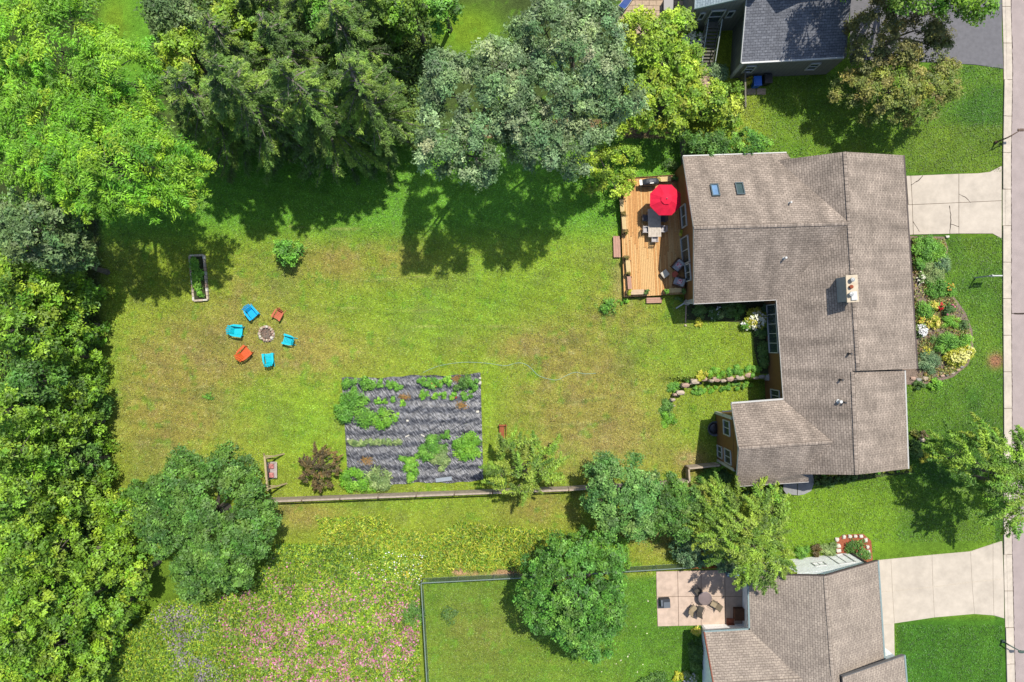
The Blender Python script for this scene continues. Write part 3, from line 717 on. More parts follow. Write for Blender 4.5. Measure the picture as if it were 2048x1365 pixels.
edge(house, 'fascia', j_, k_, WHITE, .05, .16, -.14, .0); edge(house, 'fascia', k_, l_, WHITE, .05, .16, -.14, .0)
edge(house, 'flashing', rl + Vector((0, .06, .05)), on_plane(1808, 737, PE) - Vector((0, 0, .12)), mat('dark_flashing', A(80, 70, 66), .6), .06, .2, 0, .0)
fp = [(1350, 346), (1748, 343), (1772, 724), (1756, 726), (1757, 912), (1600, 922), (1444, 925), (1440, 828), (1543, 821), (1530, 600), (1371, 605)]
body(house, fp, -1.1, 3.4, SIDE_BR)
gable(house, (1350, 346), (1371, 605), .5, 3.4, 5.5, SIDE_BR); gable(house, (1440, 828), (1444, 925), .5, 3.5, 4.7, SIDE_BR)
gable(house, (1535, 345), (1748, 345), .5, 3.4, 5.2, SIDE_BR); gable(house, (1600, 921), (1757, 912), .5, 3.4, 5.0, SIDE_BR)
for x, y in ((1440, 828), (1444, 925), (1371, 605)):
    q = W(x, y); MB().box((q.x - .03, q.y, 1.1), (.22, .22, 4.5)).build('corner_board', WHITE, house, world=True)
# windows: outward is left of a->b, so walls facing west run from south to north ... listed south first
def wx(y): return float(np.interp(y, [346, 605], [1350, 1371]))
def wwin(y0, y1, z0, z1, **k): return window(house, (wx(y1), y1), (wx(y0), y0), z0, z1, out=.12, **k)
wwin(421, 462, 1.35, 2.75); wwin(534, 566, 1.2, 2.7)
dr = wwin(481, 531, .55, 2.75, name='sliding_door', w=.13)
def wx2(y): return float(np.interp(y, [828, 925], [1440, 1444]))
window(house, (wx2(864), 864), (wx2(836), 836), 1.2, 2.75, out=.12); window(house, (wx2(919), 919), (wx2(892), 892), 1.2, 2.75, out=.12)
window(house, (wx2(916), 916), (wx2(893), 893), -.75, .45, out=.12)
def wx3(y): return float(np.interp(y, [600, 821], [1530, 1543]))
window(house, (wx3(705), 705), (wx3(612), 612), .6, 2.5, mull=4, out=.12, w=.09); window(house, (wx3(800), 800), (wx3(778), 778), .4, 2.2, out=.12)
# chimney, flues, skylights, roof pipes
cz = 7.5; ch = MB(); cc_ = [W(x, y, cz) for x, y in ((1694, 553), (1713, 552), (1716, 601), (1697, 603))]
ch.prism(cc_, 4.6, cz - .1); chm = ch.build('chimney', mat('chimney_cladding', A(176, 182, 180), .7, .1, 4, .3), house, world=True)
cap = MB(); cp_ = [W(x, y, cz) for x, y in ((1691.5, 551), (1715, 550), (1718, 604), (1694.5, 605.5))]; cap.prism(cp_, cz - .1, cz)
o = cap.build('chimney_cap', mat('cream_cap', A(226, 208, 178), .7, .12, 4), None)
def reparent(o, part, root):
    inv = root.matrix_basis.inverted()
    for v in o.data.vertices: v.co = inv @ v.co
    o.parent = part
reparent(o, chm, house)
MET = mat('galvanised_metal', A(206, 206, 200), .4, .12, 8, metal=.3); RUST = mat('rusty_metal', A(170, 84, 50), .8, .3, 12)
for x, y, r, h, m_ in ((1704, 560, .17, .35, MET), (1703, 574, .15, .25, RUST), (1702, 589, .17, .3, MET)):
    q = W(x, y, cz + .2); o = MB().lathe((q.x, q.y, cz), [(r * .7, 0), (r * .7, h * .6), (r, h * .7), (r * .9, h), (r * .2, h * 1.15)], 10).build('flue', m_, None); reparent(o, chm, house)
o = MB().box(W(1708, 592, cz + .06), (.42, .62, .12), .06).build('flue_cover', WHITE, None); reparent(o, chm, house)
q = W(1687, 578, 5.6); MB().prism([W(x, y, 6.2) for x, y in ((1684, 556), (1693, 555), (1697, 604), (1688, 606))], 4.8, 6.5).build('chimney_saddle', mat('flashing', A(120, 134, 140), .5, .1), house, world=True)
def planeframe(P):
    n_ = (P[1] - P[0]).cross(P[2] - P[0]).normalized()
    if n_.z < 0: n_ = -n_
    e = (P[1] - P[0]).normalized(); s_ = n_.cross(e).normalized(); return Matrix((e, s_, n_)).transposed()
FR = mat('skylight_frame', A(92, 108, 112), .5, .1)
for x, y, pm in ((1429.5, 382.5, glass('skylight_glass_blue', A(120, 156, 190), .05)), (1479, 379.5, glass('skylight_glass_dark', A(66, 86, 76), .05))):
    R_ = planeframe(PN); q = on_plane(x, y, PN); n_ = R_ @ Vector((0, 0, 1)); mb = MB()
    for u, v, a_, b_ in ((0, .52, .62, .08), (0, -.52, .62, .08), (.27, 0, .08, .96), (-.27, 0, .08, .96)): mb.box(q + R_ @ Vector((u, v, .09)), (a_, b_, .2), mtx=R_)
    o = mb.build('skylight', FR, house, world=True); g2 = MB().box(q + n_ * .1, (.47, .97, .04), mtx=R_).build('pane', pm, None); reparent(g2, o, house)
for x, y, P, r, m_ in ((1578, 407, PN, .06, WHITE), (1568, 517, (e1, d_, f_), .07, WHITE), (1680, 760, PW, .06, BLACKM), (1686, 805, PW, .06, BLACKM), (1677, 803, PW, .1, WHITE), (1697, 708, PW, .06, BLACKM)):
    q = on_plane(x, y, P); MB().lathe(q, [(r * 1.8, 0), (r, .06), (r, .38), (r * 1.3, .4), (r * 1.2, .46)], 8).build('vent_pipe', m_, house, world=True)
q = W(1384, 592, 1); mb = MB(); mb.tube([W(1386, 607, 3.3), W(1375, 606, 2.6), W(1373, 604, .6), W(1352, 617, .12)], .06, 6); mb.build('downspout', GUT, house, world=True)

# ---- south-east neighbour
nb = thing('tan_roofed_house', 'white sided neighbouring house under a tan shingled roof beside the concrete patio', 'house', W(1620, 1240))
EA = 3.4; A0, T0, R0, S0 = W(1497, 1149, EA), W(1651, 1152, 5.9), W(1755, 1122, EA), W(1768, 1320, EA); ZB = W(1500, 1260, EA)
PA = (A0, ZB, T0); PR = (T0, R0, S0); T1 = on_plane(1666, 1352, PA); v1 = on_plane(1604, 1360, PA); T2 = on_plane(1676, 1480, PA); v2 = on_plane(1500, 1470, PA)
roof(nb, [A0, T0, T1, T2, v2, v1, ZB], A0, ZB, SH_NEIGH)
roof(nb, [T0, R0, S0, on_plane(1790, 1480, PR), T2, T1], R0, S0, SH_NEIGH)
w0 = W(1409, 1265, EA); PWN = (w0, ZB, v1); w1 = on_plane(1428, 1371, PWN); w2 = W(1418, 1480, EA)
roof(nb, [w0, ZB, v1, w1], w0, ZB, SH_NEIGH); roof(nb, [w1, v1, v2 - Vector((0, 0, .3)), w2], w2, v2, SH_NEIGH)
gz = [W(1685, 1354, 6.1), W(1808, 1311, EA), W(1822, 1480, EA), W(1694, 1520, 6.1)]; roof(nb, gz, gz[1], gz[2], SH_NEIGH)
ridge_cap(nb, T0, T1, SH_NEIGH); ridge_cap(nb, w1, v1, SH_NEIGH)
edge(nb, 'fascia', gz[0], gz[1], mat('grey_fascia', A(120, 118, 116), .6), .06, .26, -.1, .0)
edge(nb, 'gutter', A0, ZB, GUTB, out=.06); edge(nb, 'gutter', w0, ZB, GUTB, out=-.06); edge(nb, 'gutter', R0, S0, GUTB, out=-.06); edge(nb, 'gutter', gz[1], gz[2], GUTB, out=-.06)
edge(nb, 'fascia', A0, T0, DARKTRIM, .08, .18, -.06, -.02); edge(nb, 'fascia', T0, R0, DARKTRIM, .08, .18, -.06, -.02)
edge(nb, 'fascia', w0, w1, mat('brick_red_trim', A(150, 84, 60), .7), .08, .2, -.06, .02)
BLW = siding('pale_blue_siding', A(176, 200, 204), .2, False, .8)
body(nb, [(1487, 1132), (1702, 1107), (1714, 1285), (1752, 1283), (1760, 1450), (1408, 1450), (1405, 1251), (1486, 1249)], -.05, 3.25, SIDE_WH)
gable(nb, (1487, 1132), (1702, 1107), .5, 3.25, 5.3, SIDE_WH); gable(nb, (1405, 1251), (1408, 1450), .5, 3.25, 4.9, mat('brick_wall', A(158, 96, 70), .9, .2, 9))
window(nb, (1608, 1118), (1630, 1115.5), 1.5, 2.2, pm=mat('white_blind', A(230, 234, 232), .6)); 
window(nb, (1652, 1113), (1684, 1109), .2, 2.3, mull=1)
rr_ = W(1698, 1107); MB().beam((rr_.x, rr_.y + .12, 0), (rr_.x, rr_.y + .12, 3.2), .12, .12).build('downspout', DARKTRIM, nb, world=True)
mb = MB(); q = W(1462, 1246); 
for k in range(3): mb.box((q.x - .1 - .0 * k, q.y - .35 + .42 * k - .3, .42 - .14 * k - .1), (.6, .42, .42 - .12 * k))
tag(mb.build('brick_steps', mat('brick_steps', A(186, 112, 84), .9, .2, 9, .5)), 'small stack of terracotta coloured steps in the patio corner', 'steps')
wr = W(1462, 1222); tag(MB().box((wr.x + .9, wr.y - .1, .3), (1.5, .9, .5)).box((wr.x + .9, wr.y - .1, .58), (1.56, .96, .06)).build('storage_bench', mat('brown_box', A(120, 84, 62), .8, .2)), 'brown storage bench against the shaded patio wall', 'bench')

# ---- north-east grey house
gh = thing('grey_house', 'grey sided house with blue grey shingled garage roof and outdoor stairs', 'house', W(1520, 60))
K0, K1 = W(1483, 125, EA), W(1688, 114, EA); K2, K3 = W(1712, -75, 6.0), W(1500, -75, 6.0)
roof(gh, [K0, K1, K2, K3], K0, K1, SH_GREY); roof(gh, [K3, K2, W(1735, -300, EA), W(1512, -300, EA)], K3, K2, SH_GREY)
edge(gh, 'gutter', K1, K0, WHITE, .12, .14, out=-.06); edge(gh, 'fascia', K0, K3, WHITE, .06, .2, -.08, -.04)
L0, L1, L2, L3_ = W(1389, 18, 4.6), W(1482, -3, 6.2), W(1500, -220, 6.2), W(1398, -220, 4.6)
roof(gh, [L0, L1, L2, L3_], L3_, L0, shingle('pale_grey_shingle', A(176, 192, 196), A(160, 176, 182), A(120, 136, 142), .2, .4, .1)); edge(gh, 'gutter', L3_, L0, GUTB, out=-.06); edge(gh, 'fascia', L0, L1, GUTB, .06, .18, -.06, 0)
body(gh, [(1462, 155), (1652, 147), (1668, -60), (1474, -55)], -.05, 3.3, SIDE_GR)
body(gh, [(1366, 66), (1470, 58), (1480, -150), (1372, -150)], -.05, 4.55, SIDE_GR); gable(gh, (1366, 66), (1470, 58), .95, 4.5, 6.0, SIDE_GR)
ub = [(1545, 46), (1640, 40), (1650, -150), (1555, -150)]; body(gh, ub, 4.6, 6.6, SIDE_GR); pk0, pk1 = W(1610, -56, 8.0), W(1622, -300, 8.0)
eL, eR = W(1540, -52, 6.6), W(1700, -62, 6.6); roof(gh, [eL, pk0, pk1, W(1552, -300, 6.6)], W(1552, -300, 6.6), eL, SH_GREY); roof(gh, [pk0, eR, W(1712, -300, 6.6), pk1], eR, W(1712, -300, 6.6), SH_GREY)
for x0, x1 in ((1473, 1491), (1596, 1614)):
    y = np.interp(x0, [1462, 1652], [155, 147]); window(gh, (x1, y - .6 - 0), (x0, y), 1.3, 2.5, out=.13, mull=0, bars=1, w=.12)
for x, y in ((1462, 155), (1366, 66)):
    q = W(x, y); MB().box((q.x, q.y, 1.65), (.2, .2, 3.3)).build('corner_board', WHITE, gh, world=True)
window(gh, (1422, 63), (1396, 64.5), 1.9, 3.9, out=.14, name='door', mull=0, bars=1, w=.14); window(gh, (1386, 65), (1377, 66), 2.6, 3.6, out=.13, mull=0); window(gh, (1442, 61), (1430, 62), 2.6, 3.6, out=.13, mull=0)
st = thing('outdoor_stairs', 'grey wooden stairs with white handrails descending from the grey house door', 'stairs', W(1411, 100))
WOODG = mat('grey_wood', A(118, 116, 104), .85, .2, 5, .4); RAILW = mat('pale_rail', A(196, 206, 200), .6, .1)
for k in range(12):
    z = 1.95 - k * .155; y = 74 + k * 5.1; a_, b_ = W(1398, y + 2), W(1422, y + 2)
    MB().beam((a_.x, a_.y, z), (b_.x, b_.y, z), .18, .045).build('tread', WOODG, st, world=True)
for x in (1397, 1423):
    a_, b_ = W(x, 72), W(x, 134); MB().beam((a_.x, a_.y, 1.95), (b_.x, b_.y, .1), .06, .24).build('stringer', WOODG, st, world=True)
    MB().beam((a_.x, a_.y, 2.9), (b_.x, b_.y, 1.1), .07, .05).build('handrail', RAILW, st, world=True)
    for t in (0, .33, .66, 1): q = a_.lerp(b_, t); z = 1.95 - 1.85 * t; MB().beam((q.x, q.y, z - .1), (q.x, q.y, z + .98), .06, .06).build('baluster', RAILW, st, world=True)
mb = MB(); a_, b_ = W(1397, 66), W(1423, 72); mb.prism([W(1397, 65), W(1424, 65), W(1424, 74), W(1397, 74)], 1.9, 2.0); mb.build('landing', WOODG, st, world=True)

# ================================================================== DECK AND ITS FURNITURE
DZ = .5
DK = [mat('deck_board_a', A(236, 180, 112), .75, .16, 9, .2, 60), mat('deck_board_b', A(242, 194, 128), .75, .16, 8, .2, 60), mat('deck_board_c', A(222, 162, 96), .75, .18, 9, .2, 60)]
DKR = mat('deck_rim', A(132, 92, 62), .8, .25, 6); BEN = mat('bench_yellow_wood', A(236, 206, 146), .7, .1, 6); PINKB = mat('pinkish_board', A(206, 160, 136), .75, .12, 6)
deck = thing('deck', 'warm orange brown timber deck of lengthwise boards behind the house', 'deck', W(1305, 475, 0))
q_ = random.Random(3); nb_ = 40
for i in range(nb_):
    u = (i + .5) / nb_; x0 = 1239 + (1373 - 1239) * u; x1 = 1248 + (1389 - 1248) * u; y0 = 360 - 9 * u; y1 = 595 - 8 * u
    a_, b_ = W(x0, y0, DZ), W(x1, y1, DZ); t = q_.uniform(.3, .7); wd = (x1 - x0) * 0 + M(134 / nb_) - .012
    for s0, s1 in ((0, t - .0012), (t + .0012, 1)):
        MB().beam(a_.lerp(b_, s0) - Vector((0, 0, .02)), a_.lerp(b_, s1) - Vector((0, 0, .02)), wd, .04).build('board', DK[q_.randrange(3)], deck, world=True)
mb = MB()
cor = [W(1239, 360, 0), W(1372, 351, 0), W(1388, 587, 0), W(1248, 595, 0)]
for a_, b_ in ((0, 3), (3, 2), (0, 1)): mb.beam(cor[a_] + Vector((0, 0, .22)), cor[b_] + Vector((0, 0, .22)), .05, .42)
mb.build('rim_board', DKR, deck, world=True)
mb = MB()
for t in (.02, .25, .5, .75, .98):
    for s in (0.02, .5, .95):
        q = cor[0].lerp(cor[3], t).lerp(cor[1].lerp(cor[2], t), s); mb.beam((q.x, q.y, -.1), (q.x, q.y, .44), .12, .12)
mb.build('post', DKR, deck, world=True)
tag(MB().prism([W(1237, 358), W(1372, 350), W(1386, 587), W(1248, 598)], -.03, .01).build('deck_soil', mat('deck_soil', A(60, 50, 40), .95, .3, 6)), kind='structure')
def wood_step(label, x0, y0, x1, y1, n, alongx):
    t = thing('deck_step', label, 'step', W((x0 + x1) / 2, (y0 + y1) / 2), 0, 'steps down from the deck')
    for i in range(n):
        if alongx: a_, b_ = W(x0, y0 + (y1 - y0) * (i + .5) / n, .25), W(x1, y0 + (y1 - y0) * (i + .5) / n - 1, .25); w = M((y1 - y0) / n) - .012
        else: a_, b_ = W(x0 + (x1 - x0) * (i + .5) / n, y0, .25), W(x0 + (x1 - x0) * (i + .5) / n + 1.5, y1, .25); w = M((x1 - x0) / n) - .012
        MB().beam(a_, b_, w, .04).build('board', PINKB, t, world=True)
    mb = MB(); p = [W(x0 + .5, y0 + .5), W(x1 - .5, y0 + .5), W(x1 - .5, y1 - .5), W(x0 + .5, y1 - .5)]
    for a_, b_ in zip(p, p[1:] + p[:1]): mb.beam(a_ + Vector((0, 0, .11)), b_ + Vector((0, 0, .11)), .04, .22)
    mb.build('riser', DKR, t, world=True)
wood_step('pinkish timber step on the lawn side of the deck', 1226, 473, 1240, 515, 3, False)
wood_step('pinkish timber step at the house corner end of the deck', 1293, 596, 1323, 607, 3, True)
def deck_bench(label, x0, y0, x1, y1, m, n=3):
    t = thing('deck_bench', label, 'bench', W((x0 + x1) / 2, (y0 + y1) / 2, DZ), 0, 'built-in benches round the deck edge')
    vert = abs(y1 - y0) > abs(x1 - x0); zt = DZ + .42
    for i in range(n):
        f = (i + .5) / n
        if vert: a_, b_, w = W(x0 + (x1 - x0 - 2) * f, y0, zt), W(x0 + 2 + (x1 - x0 - 2) * f, y1, zt), M((x1 - x0 - 2) / n) - .012
        else: a_, b_, w = W(x0, y0 + (y1 - y0) * f, zt), W(x1, y0 + (y1 - y0) * f - 1, zt), M((y1 - y0) / n) - .012
        MB().beam(a_, b_, w, .045).build('slat', m, t, world=True)
    mb = MB()
    for s in (.08, .92):
        if vert: c = W((x0 + x1) / 2, y0 + (y1 - y0) * s, DZ); sz = (M(x1 - x0 - 3), .08, .38)
        else: c = W(x0 + (x1 - x0) * s, (y0 + y1) / 2, DZ); sz = (.08, M(y1 - y0 - 1), .38)
        MB().box((c.x, c.y, DZ + .19), sz).build('support', DKR, t, world=True)
deck_bench('pale yellow bench below the corner planters on the lawn side of the deck', 1239, 399, 1249, 424, BEN)
deck_bench('pale yellow bench between two planters beside the umbrella shadow', 1243, 432, 1253, 459, BEN)
deck_bench('pale yellow bench just below the wide lawn side step', 1251, 521, 1262, 545, BEN)
deck_bench('pinkish low bench in the near corner of the deck', 1254, 553, 1264, 579, PINKB)
deck_bench('pale pinkish bench in the corner beside the end step', 1262, 580, 1288, 590, mat('pale_bench', A(226, 196, 160), .7, .1, 6))
deck_bench('tan bench between the end step and the house', 1338, 577, 1363, 586, BEN)
deck_bench('tan bench behind the red umbrella on the far deck edge', 1321, 354, 1342, 364, BEN)
PLB = mat('planter_wood', A(150, 118, 84), .8, .2, 8)
def planter(label, x, y, pal, s=.34, h=.42, fl=None, z=DZ, pr=6, ph=.4):
    c = W(x, y, z + h); t = thing('planter_box', label, 'planter', (c.x, c.y, z), 0, 'planter boxes on the deck')
    mb = MB()
    for k in range(4):
        a = k * math.pi / 2; mb.box((c.x + math.cos(a) * s / 2, c.y + math.sin(a) * s / 2, z + h / 2), (.03, s + .03, h), a)
    mb.build('box', PLB, t, world=True); MB().box((c.x, c.y, z + h - .06), (s - .03, s - .03, .04)).build('soil', MATS['dark_soil'], t, world=True)
    plant('potted_plant', label.replace('planter', 'potted plant in the planter') if 0 else 'leafy plant growing in the ' + label.replace('square wooden planter', 'planter'), x, y, pr, ph, pal, on=(c.x, c.y, z + h - .05), fl=fl, ls=(.12, .07), cat='potted plant', group='plants in the deck planters')
planter('square wooden planter at the far left deck corner', 1245, 370, 'yelg', pr=9, ph=.6, fl=((190, 90, 60), 12, .08))
planter('square wooden planter between the corner and the grill', 1266, 368, 'yelg', pr=8, ph=.5, fl=((220, 190, 90), 10, .08))
planter('square wooden planter above the first yellow bench', 1243, 393, 'dry', pr=5)
planter('square wooden planter between the two yellow benches', 1247, 428, 'dry', pr=5)
planter('square wooden planter just above the lawn side step', 1250, 464, 'dry', pr=5.5)
planter('square wooden planter just below the lawn side step', 1253, 516, 'dry', pr=5)
planter('square wooden planter above the pinkish bench', 1256, 549, 'dry', pr=5)
planter('square wooden planter in the near left deck corner', 1257, 585, 'yelg', pr=6)
planter('square wooden planter left of the end step', 1293, 584, 'shade', pr=5)
planter('square wooden planter right of the end step', 1332, 584, 'veg', pr=5)
planter('square wooden planter against the house beside the tan bench', 1368, 582, 'shade', pr=6)
planter('square wooden planter beside the grill end of the far bench', 1317, 359, 'yelg', pr=4.5, fl=((236, 220, 150), 8, .07))
planter('square wooden planter at the dark far right deck corner', 1350, 358, 'dark', pr=6)
plant('potted_plant', 'leafy yellow green potted plant against the house wall between window and sliding door', 1366, 467, 8, .7, 'yelg', cat='potted plant', z=DZ, ls=(.14, .06))
# umbrella
RED = mat('red_canvas', A(236, 26, 66, .62), .8, .1, 3, .3, 14); RED2 = mat('red_canvas_alternate', A(226, 24, 62, .62), .8, .1, 3, .3, 14); ub_ = W(1331, 400, 3.0)  # second red is a slight variant for every other canopy panel
um = thing('patio_umbrella', 'large red octagonal patio umbrella over the dining table', 'umbrella', (ub_.x, ub_.y, DZ))
R8 = 1.31; mb = MB(); mb2 = MB(); mb3 = MB()
ring = lambda r, z: [Vector((r * math.cos(math.radians(22.5 + 45 * k)), r * math.sin(math.radians(22.5 + 45 * k)), z)) for k in range(8)]
zt = 2.95; zz = 2.42; r0, r1_, r2_ = ring(R8, zz), ring(R8 * .55, zz + .30), ring(.36, zt - .1)
for k in range(8):
    j = (k + 1) % 8; sag = lambda p, q, d: (p + q) / 2 - Vector((0, 0, d))
    s0, s1 = sag(r0[k], r0[j], .01), sag(r1_[k], r1_[j], .05)
    mm = MB(); mm.add([r0[k], s0, r0[j], r1_[j], s1, r1_[k], r2_[j], r2_[k]], [(0, 1, 4, 5), (1, 2, 3, 4), (5, 4, 3, 6, 7)])
    th_ = [v - Vector((0, 0, .012)) for v in mm.v]; mm.add(th_, [(5, 4, 1, 0), (4, 3, 2, 1), (7, 6, 3, 4, 5)]); mm.build('canopy_panel', RED if k % 2 else RED2, um)
    mb2.tube([(0, 0, zt - .05), r1_[k] - Vector((0, 0, .03)), r0[k] - Vector((0, 0, .03))], .012, 4)
    mb2.tube([(0, 0, 1.9), r1_[k] - Vector((0, 0, .03))], .01, 4)
mb2.build('rib', MET, um)
v8 = ring(.46, zt - .07); MB().add([Vector((0, 0, zt + .05))] + v8, [(0, k + 1, (k + 1) % 8 + 1) for k in range(8)]).build('vent_cap', RED, um)
MB().tube([(0, 0, 0), (0, 0, zt + .02)], .03, 8).build('pole', MET, um); MB().lathe((0, 0, zt + .02), [(.05, 0), (.07, .05), (.03, .1), (.01, .16)], 8).build('finial', mat('finial', A(220, 120, 130), .5), um)
MB().lathe((0, 0, 0), [(.28, 0), (.27, .06), (.06, .1), (.05, .3)], 14).build('base', BLACKM, um)
# dining table
tt = W(1309, 446, 1.25); tb_ = thing('dining_table', 'pale weathered slatted dining table half under the red umbrella', 'table', (tt.x, tt.y, DZ), .03)
PALEW = mat('pale_table_wood', A(222, 208, 190), .7, .16, 6, .2)
for i in range(8): MB().box((-.46 + i * .131, 0, .73), (.122, 2.3, .035)).build('slat', PALEW, tb_)
for sx in (-.42, .42):
    for sy in (-1.0, 1.0): MB().box((sx, sy, .355), (.08, .08, .71)).build('leg', PALEW, tb_)
MB().box((0, 0, .68), (.86, 2.1, .06)).build('apron', PALEW, tb_)
def dchair(label, x, y, rz, m):
    c = W(x, y, DZ + .45); t = thing('dining_chair', label, 'chair', (c.x, c.y, DZ), rz, 'chairs round the dining table')
    MB().box((0, 0, .44), (.48, .46, .04)).build('seat', m, t); mb = MB()
    for i in range(5): mb.box((-.2 + i * .1, -.24 - .02, .72), (.06, .025, .46))
    mb.box((0, -.27, .95), (.5, .03, .08)).build('backrest', m, t)
    for sx in (-.22, .22):
        for sy in (-.2, .2): MB().box((sx, sy, .21), (.04, .04, .42)).build('leg', m, t)
        MB().box((sx * 1.1, -.02, .66), (.05, .42, .03)).build('arm', m, t)
    return t
GRC = mat('chair_pale_grey', A(196, 190, 188), .6, .12, 8); GRC_SHADED = mat('chair_grey_shaded', A(96, 96, 104), .6, .15, 8)  # second grey has the umbrella shade put into its colour
dchair('dining chair on the lawn side, grey darkened for the umbrella shade', 1290, 437, -math.pi / 2, GRC_SHADED); dchair('pale grey dining chair on the lawn side nearest the sunlit table end', 1291, 460, -math.pi / 2, GRC)
dchair('dining chair on the house side, grey darkened for the umbrella shade', 1326, 438, math.pi / 2, GRC_SHADED); dchair('pale dining chair on the house side at the sunlit table end', 1325, 459, math.pi / 2, GRC)
dchair('pale grey dining chair pushed in at the sunlit end of the table', 1309, 479, 0, GRC)
# grill
gc = W(1300, 365, 1.1); gr = thing('barbecue_grill', 'black covered gas barbecue grill at the far edge of the deck', 'grill', (gc.x, gc.y, DZ), .08)
COV = mat('black_cover', A(70, 74, 80), .5, .25, 5, .5, 12, spec=.4)
mb = MB(); secs = [(0, .58, .24), (.3, .66, .27), (.72, .72, .3), (.9, .66, .28), (1.08, .4, .2), (1.14, .15, .1)]; vs = []; fs = []
for z, a_, b_ in secs:
    for k in range(16):
        t = 2 * math.pi * k / 16; cx, sy = math.cos(t), math.sin(t)
        vs.append((a_ * math.copysign(abs(cx) ** .6, cx), b_ * math.copysign(abs(sy) ** .6, sy), z))
for i in range(len(secs) - 1):
    for k in range(16): a_ = i * 16 + k; b_ = i * 16 + (k + 1) % 16; fs.append((a_, b_, b_ + 16, a_ + 16))
fs.append(tuple(80 + k for k in range(16))); mb.add(vs, fs).build('cover', COV, gr)
MB().box((-.78, 0, .8), (.2, .42, .04)).build('side_shelf', MET, gr); MB().box((.04, -.18, 1.1), (.3, .05, .03)).build('handle', MET, gr)
# lounge group
WICK = mat('wicker_brown', A(112, 78, 54), .85, .3, 30, .6, 60); CUSH = mat('grey_cushion', A(186, 186, 190), .9, .08, 6, .2, 20); CREAM = mat('cream_cushion', A(232, 222, 200), .9, .06, 5)
PIL = bpy.data.materials.new('red_patterned_pillow'); PIL.use_nodes = True; n = PIL.node_tree.nodes; l = PIL.node_tree.links; vo = n.new('ShaderNodeTexVoronoi'); vo.inputs['Scale'].default_value = 9; rp = n.new('ShaderNodeValToRGB')
rp.color_ramp.elements[0].position = .38; rp.color_ramp.elements[0].color = (*A(226, 44, 84), 1); rp.color_ramp.elements[1].position = .42; rp.color_ramp.elements[1].color = (*A(235, 215, 215), 1)
tc = n.new('ShaderNodeTexCoord'); l.new(tc.outputs['Object'], vo.inputs['Vector']); l.new(vo.outputs['Distance'], rp.inputs[0]); l.new(rp.outputs[0], n['Principled BSDF'].inputs['Base Color'])
def soft(mb, c, s, bul=.35, rx=0):
    vs = []; fs = []; R_ = Matrix.Rotation(rx, 3, 'X')
    for iz, (z, k) in enumerate(((-.5, .9), (-.2, 1), (.2, 1), (.5, .86))):
        for j in range(12):
            t = 2 * math.pi * (j + .5) / 12; cx, sy = math.cos(t), math.sin(t); f = .5 / max(abs(cx), abs(sy)) * (.94 if j % 3 == 1 else 1)
            vs.append(R_ @ Vector((cx * f * k * s[0], sy * f * k * s[1], z * s[2])) + Vector(c))
    for i in range(3):
        for j in range(12): a_ = i * 12 + j; b_ = i * 12 + (j + 1) % 12; fs.append((a_, b_, b_ + 12, a_ + 12))
    vs.append(R_ @ Vector((0, 0, s[2] * .62)) + Vector(c)); fs += [(36 + j, 36 + (j + 1) % 12, 48) for j in range(12)]
    mb.add(vs, fs); return mb
def lounge(label, x, y, rz):
    c = W(x, y, DZ + .5); t = thing('lounge_chair', label, 'armchair', (c.x, c.y, DZ), rz, 'cushioned armchairs by the house wall')
    MB().box((0, 0, .17), (.84, .84, .26)).build('frame', WICK, t); MB().box((0, -.4, .5), (.84, .1, .5)).build('back_frame', WICK, t)
    for s in (-1, 1): MB().box((.39 * s, .02, .42), (.09, .78, .3)).build('arm', WICK, t)
    soft(MB(), (0, .06, .38), (.66, .74, .16)).build('seat_cushion', CUSH, t); soft(MB(), (0, -.26, .62), (.66, .2, .5), rx=.2).build('back_cushion', CUSH, t)
    o = soft(MB(), (0, -.02, .54), (.44, .16, .4), rx=.9).build('pillow', PIL, None); o.location = (c.x, c.y, DZ); o.rotation_euler = (0, 0, rz); tag(o, 'red and white patterned pillow on the ' + label, 'pillow', 'patterned pillows on the armchairs')
lounge('grey cushioned armchair nearest the sliding door', 1357, 531, math.radians(140)); lounge('grey cushioned armchair at the corner window', 1359, 564, math.radians(70))
c = W(1330, 548, DZ + .4); t = thing('ottoman', 'cream topped brown wicker ottoman in the sun on the deck', 'ottoman', (c.x, c.y, DZ), math.radians(38)); MB().box((0, 0, .17), (.62, .56, .34)).build('base', WICK, t); soft(MB(), (0, 0, .4), (.62, .56, .14)).build('cushion', CREAM, t)
c = W(1350, 549, DZ + .5); t = thing('side_table', 'small round terracotta red side table between the armchairs', 'table', (c.x, c.y, DZ)); TERR = mat('terracotta', A(206, 104, 78), .7, .12, 8)
MB().lathe((0, 0, .48), [(.24, 0), (.25, .02), (.25, .06), (.22, .06), (.21, .04)], 20).build('table_top', TERR, t)
for k in range(3): a = k * 2.09; MB().beam((math.cos(a) * .2, math.sin(a) * .2, 0), (math.cos(a) * .12, math.sin(a) * .12, .48), .03, .03).build('leg', TERR, t)

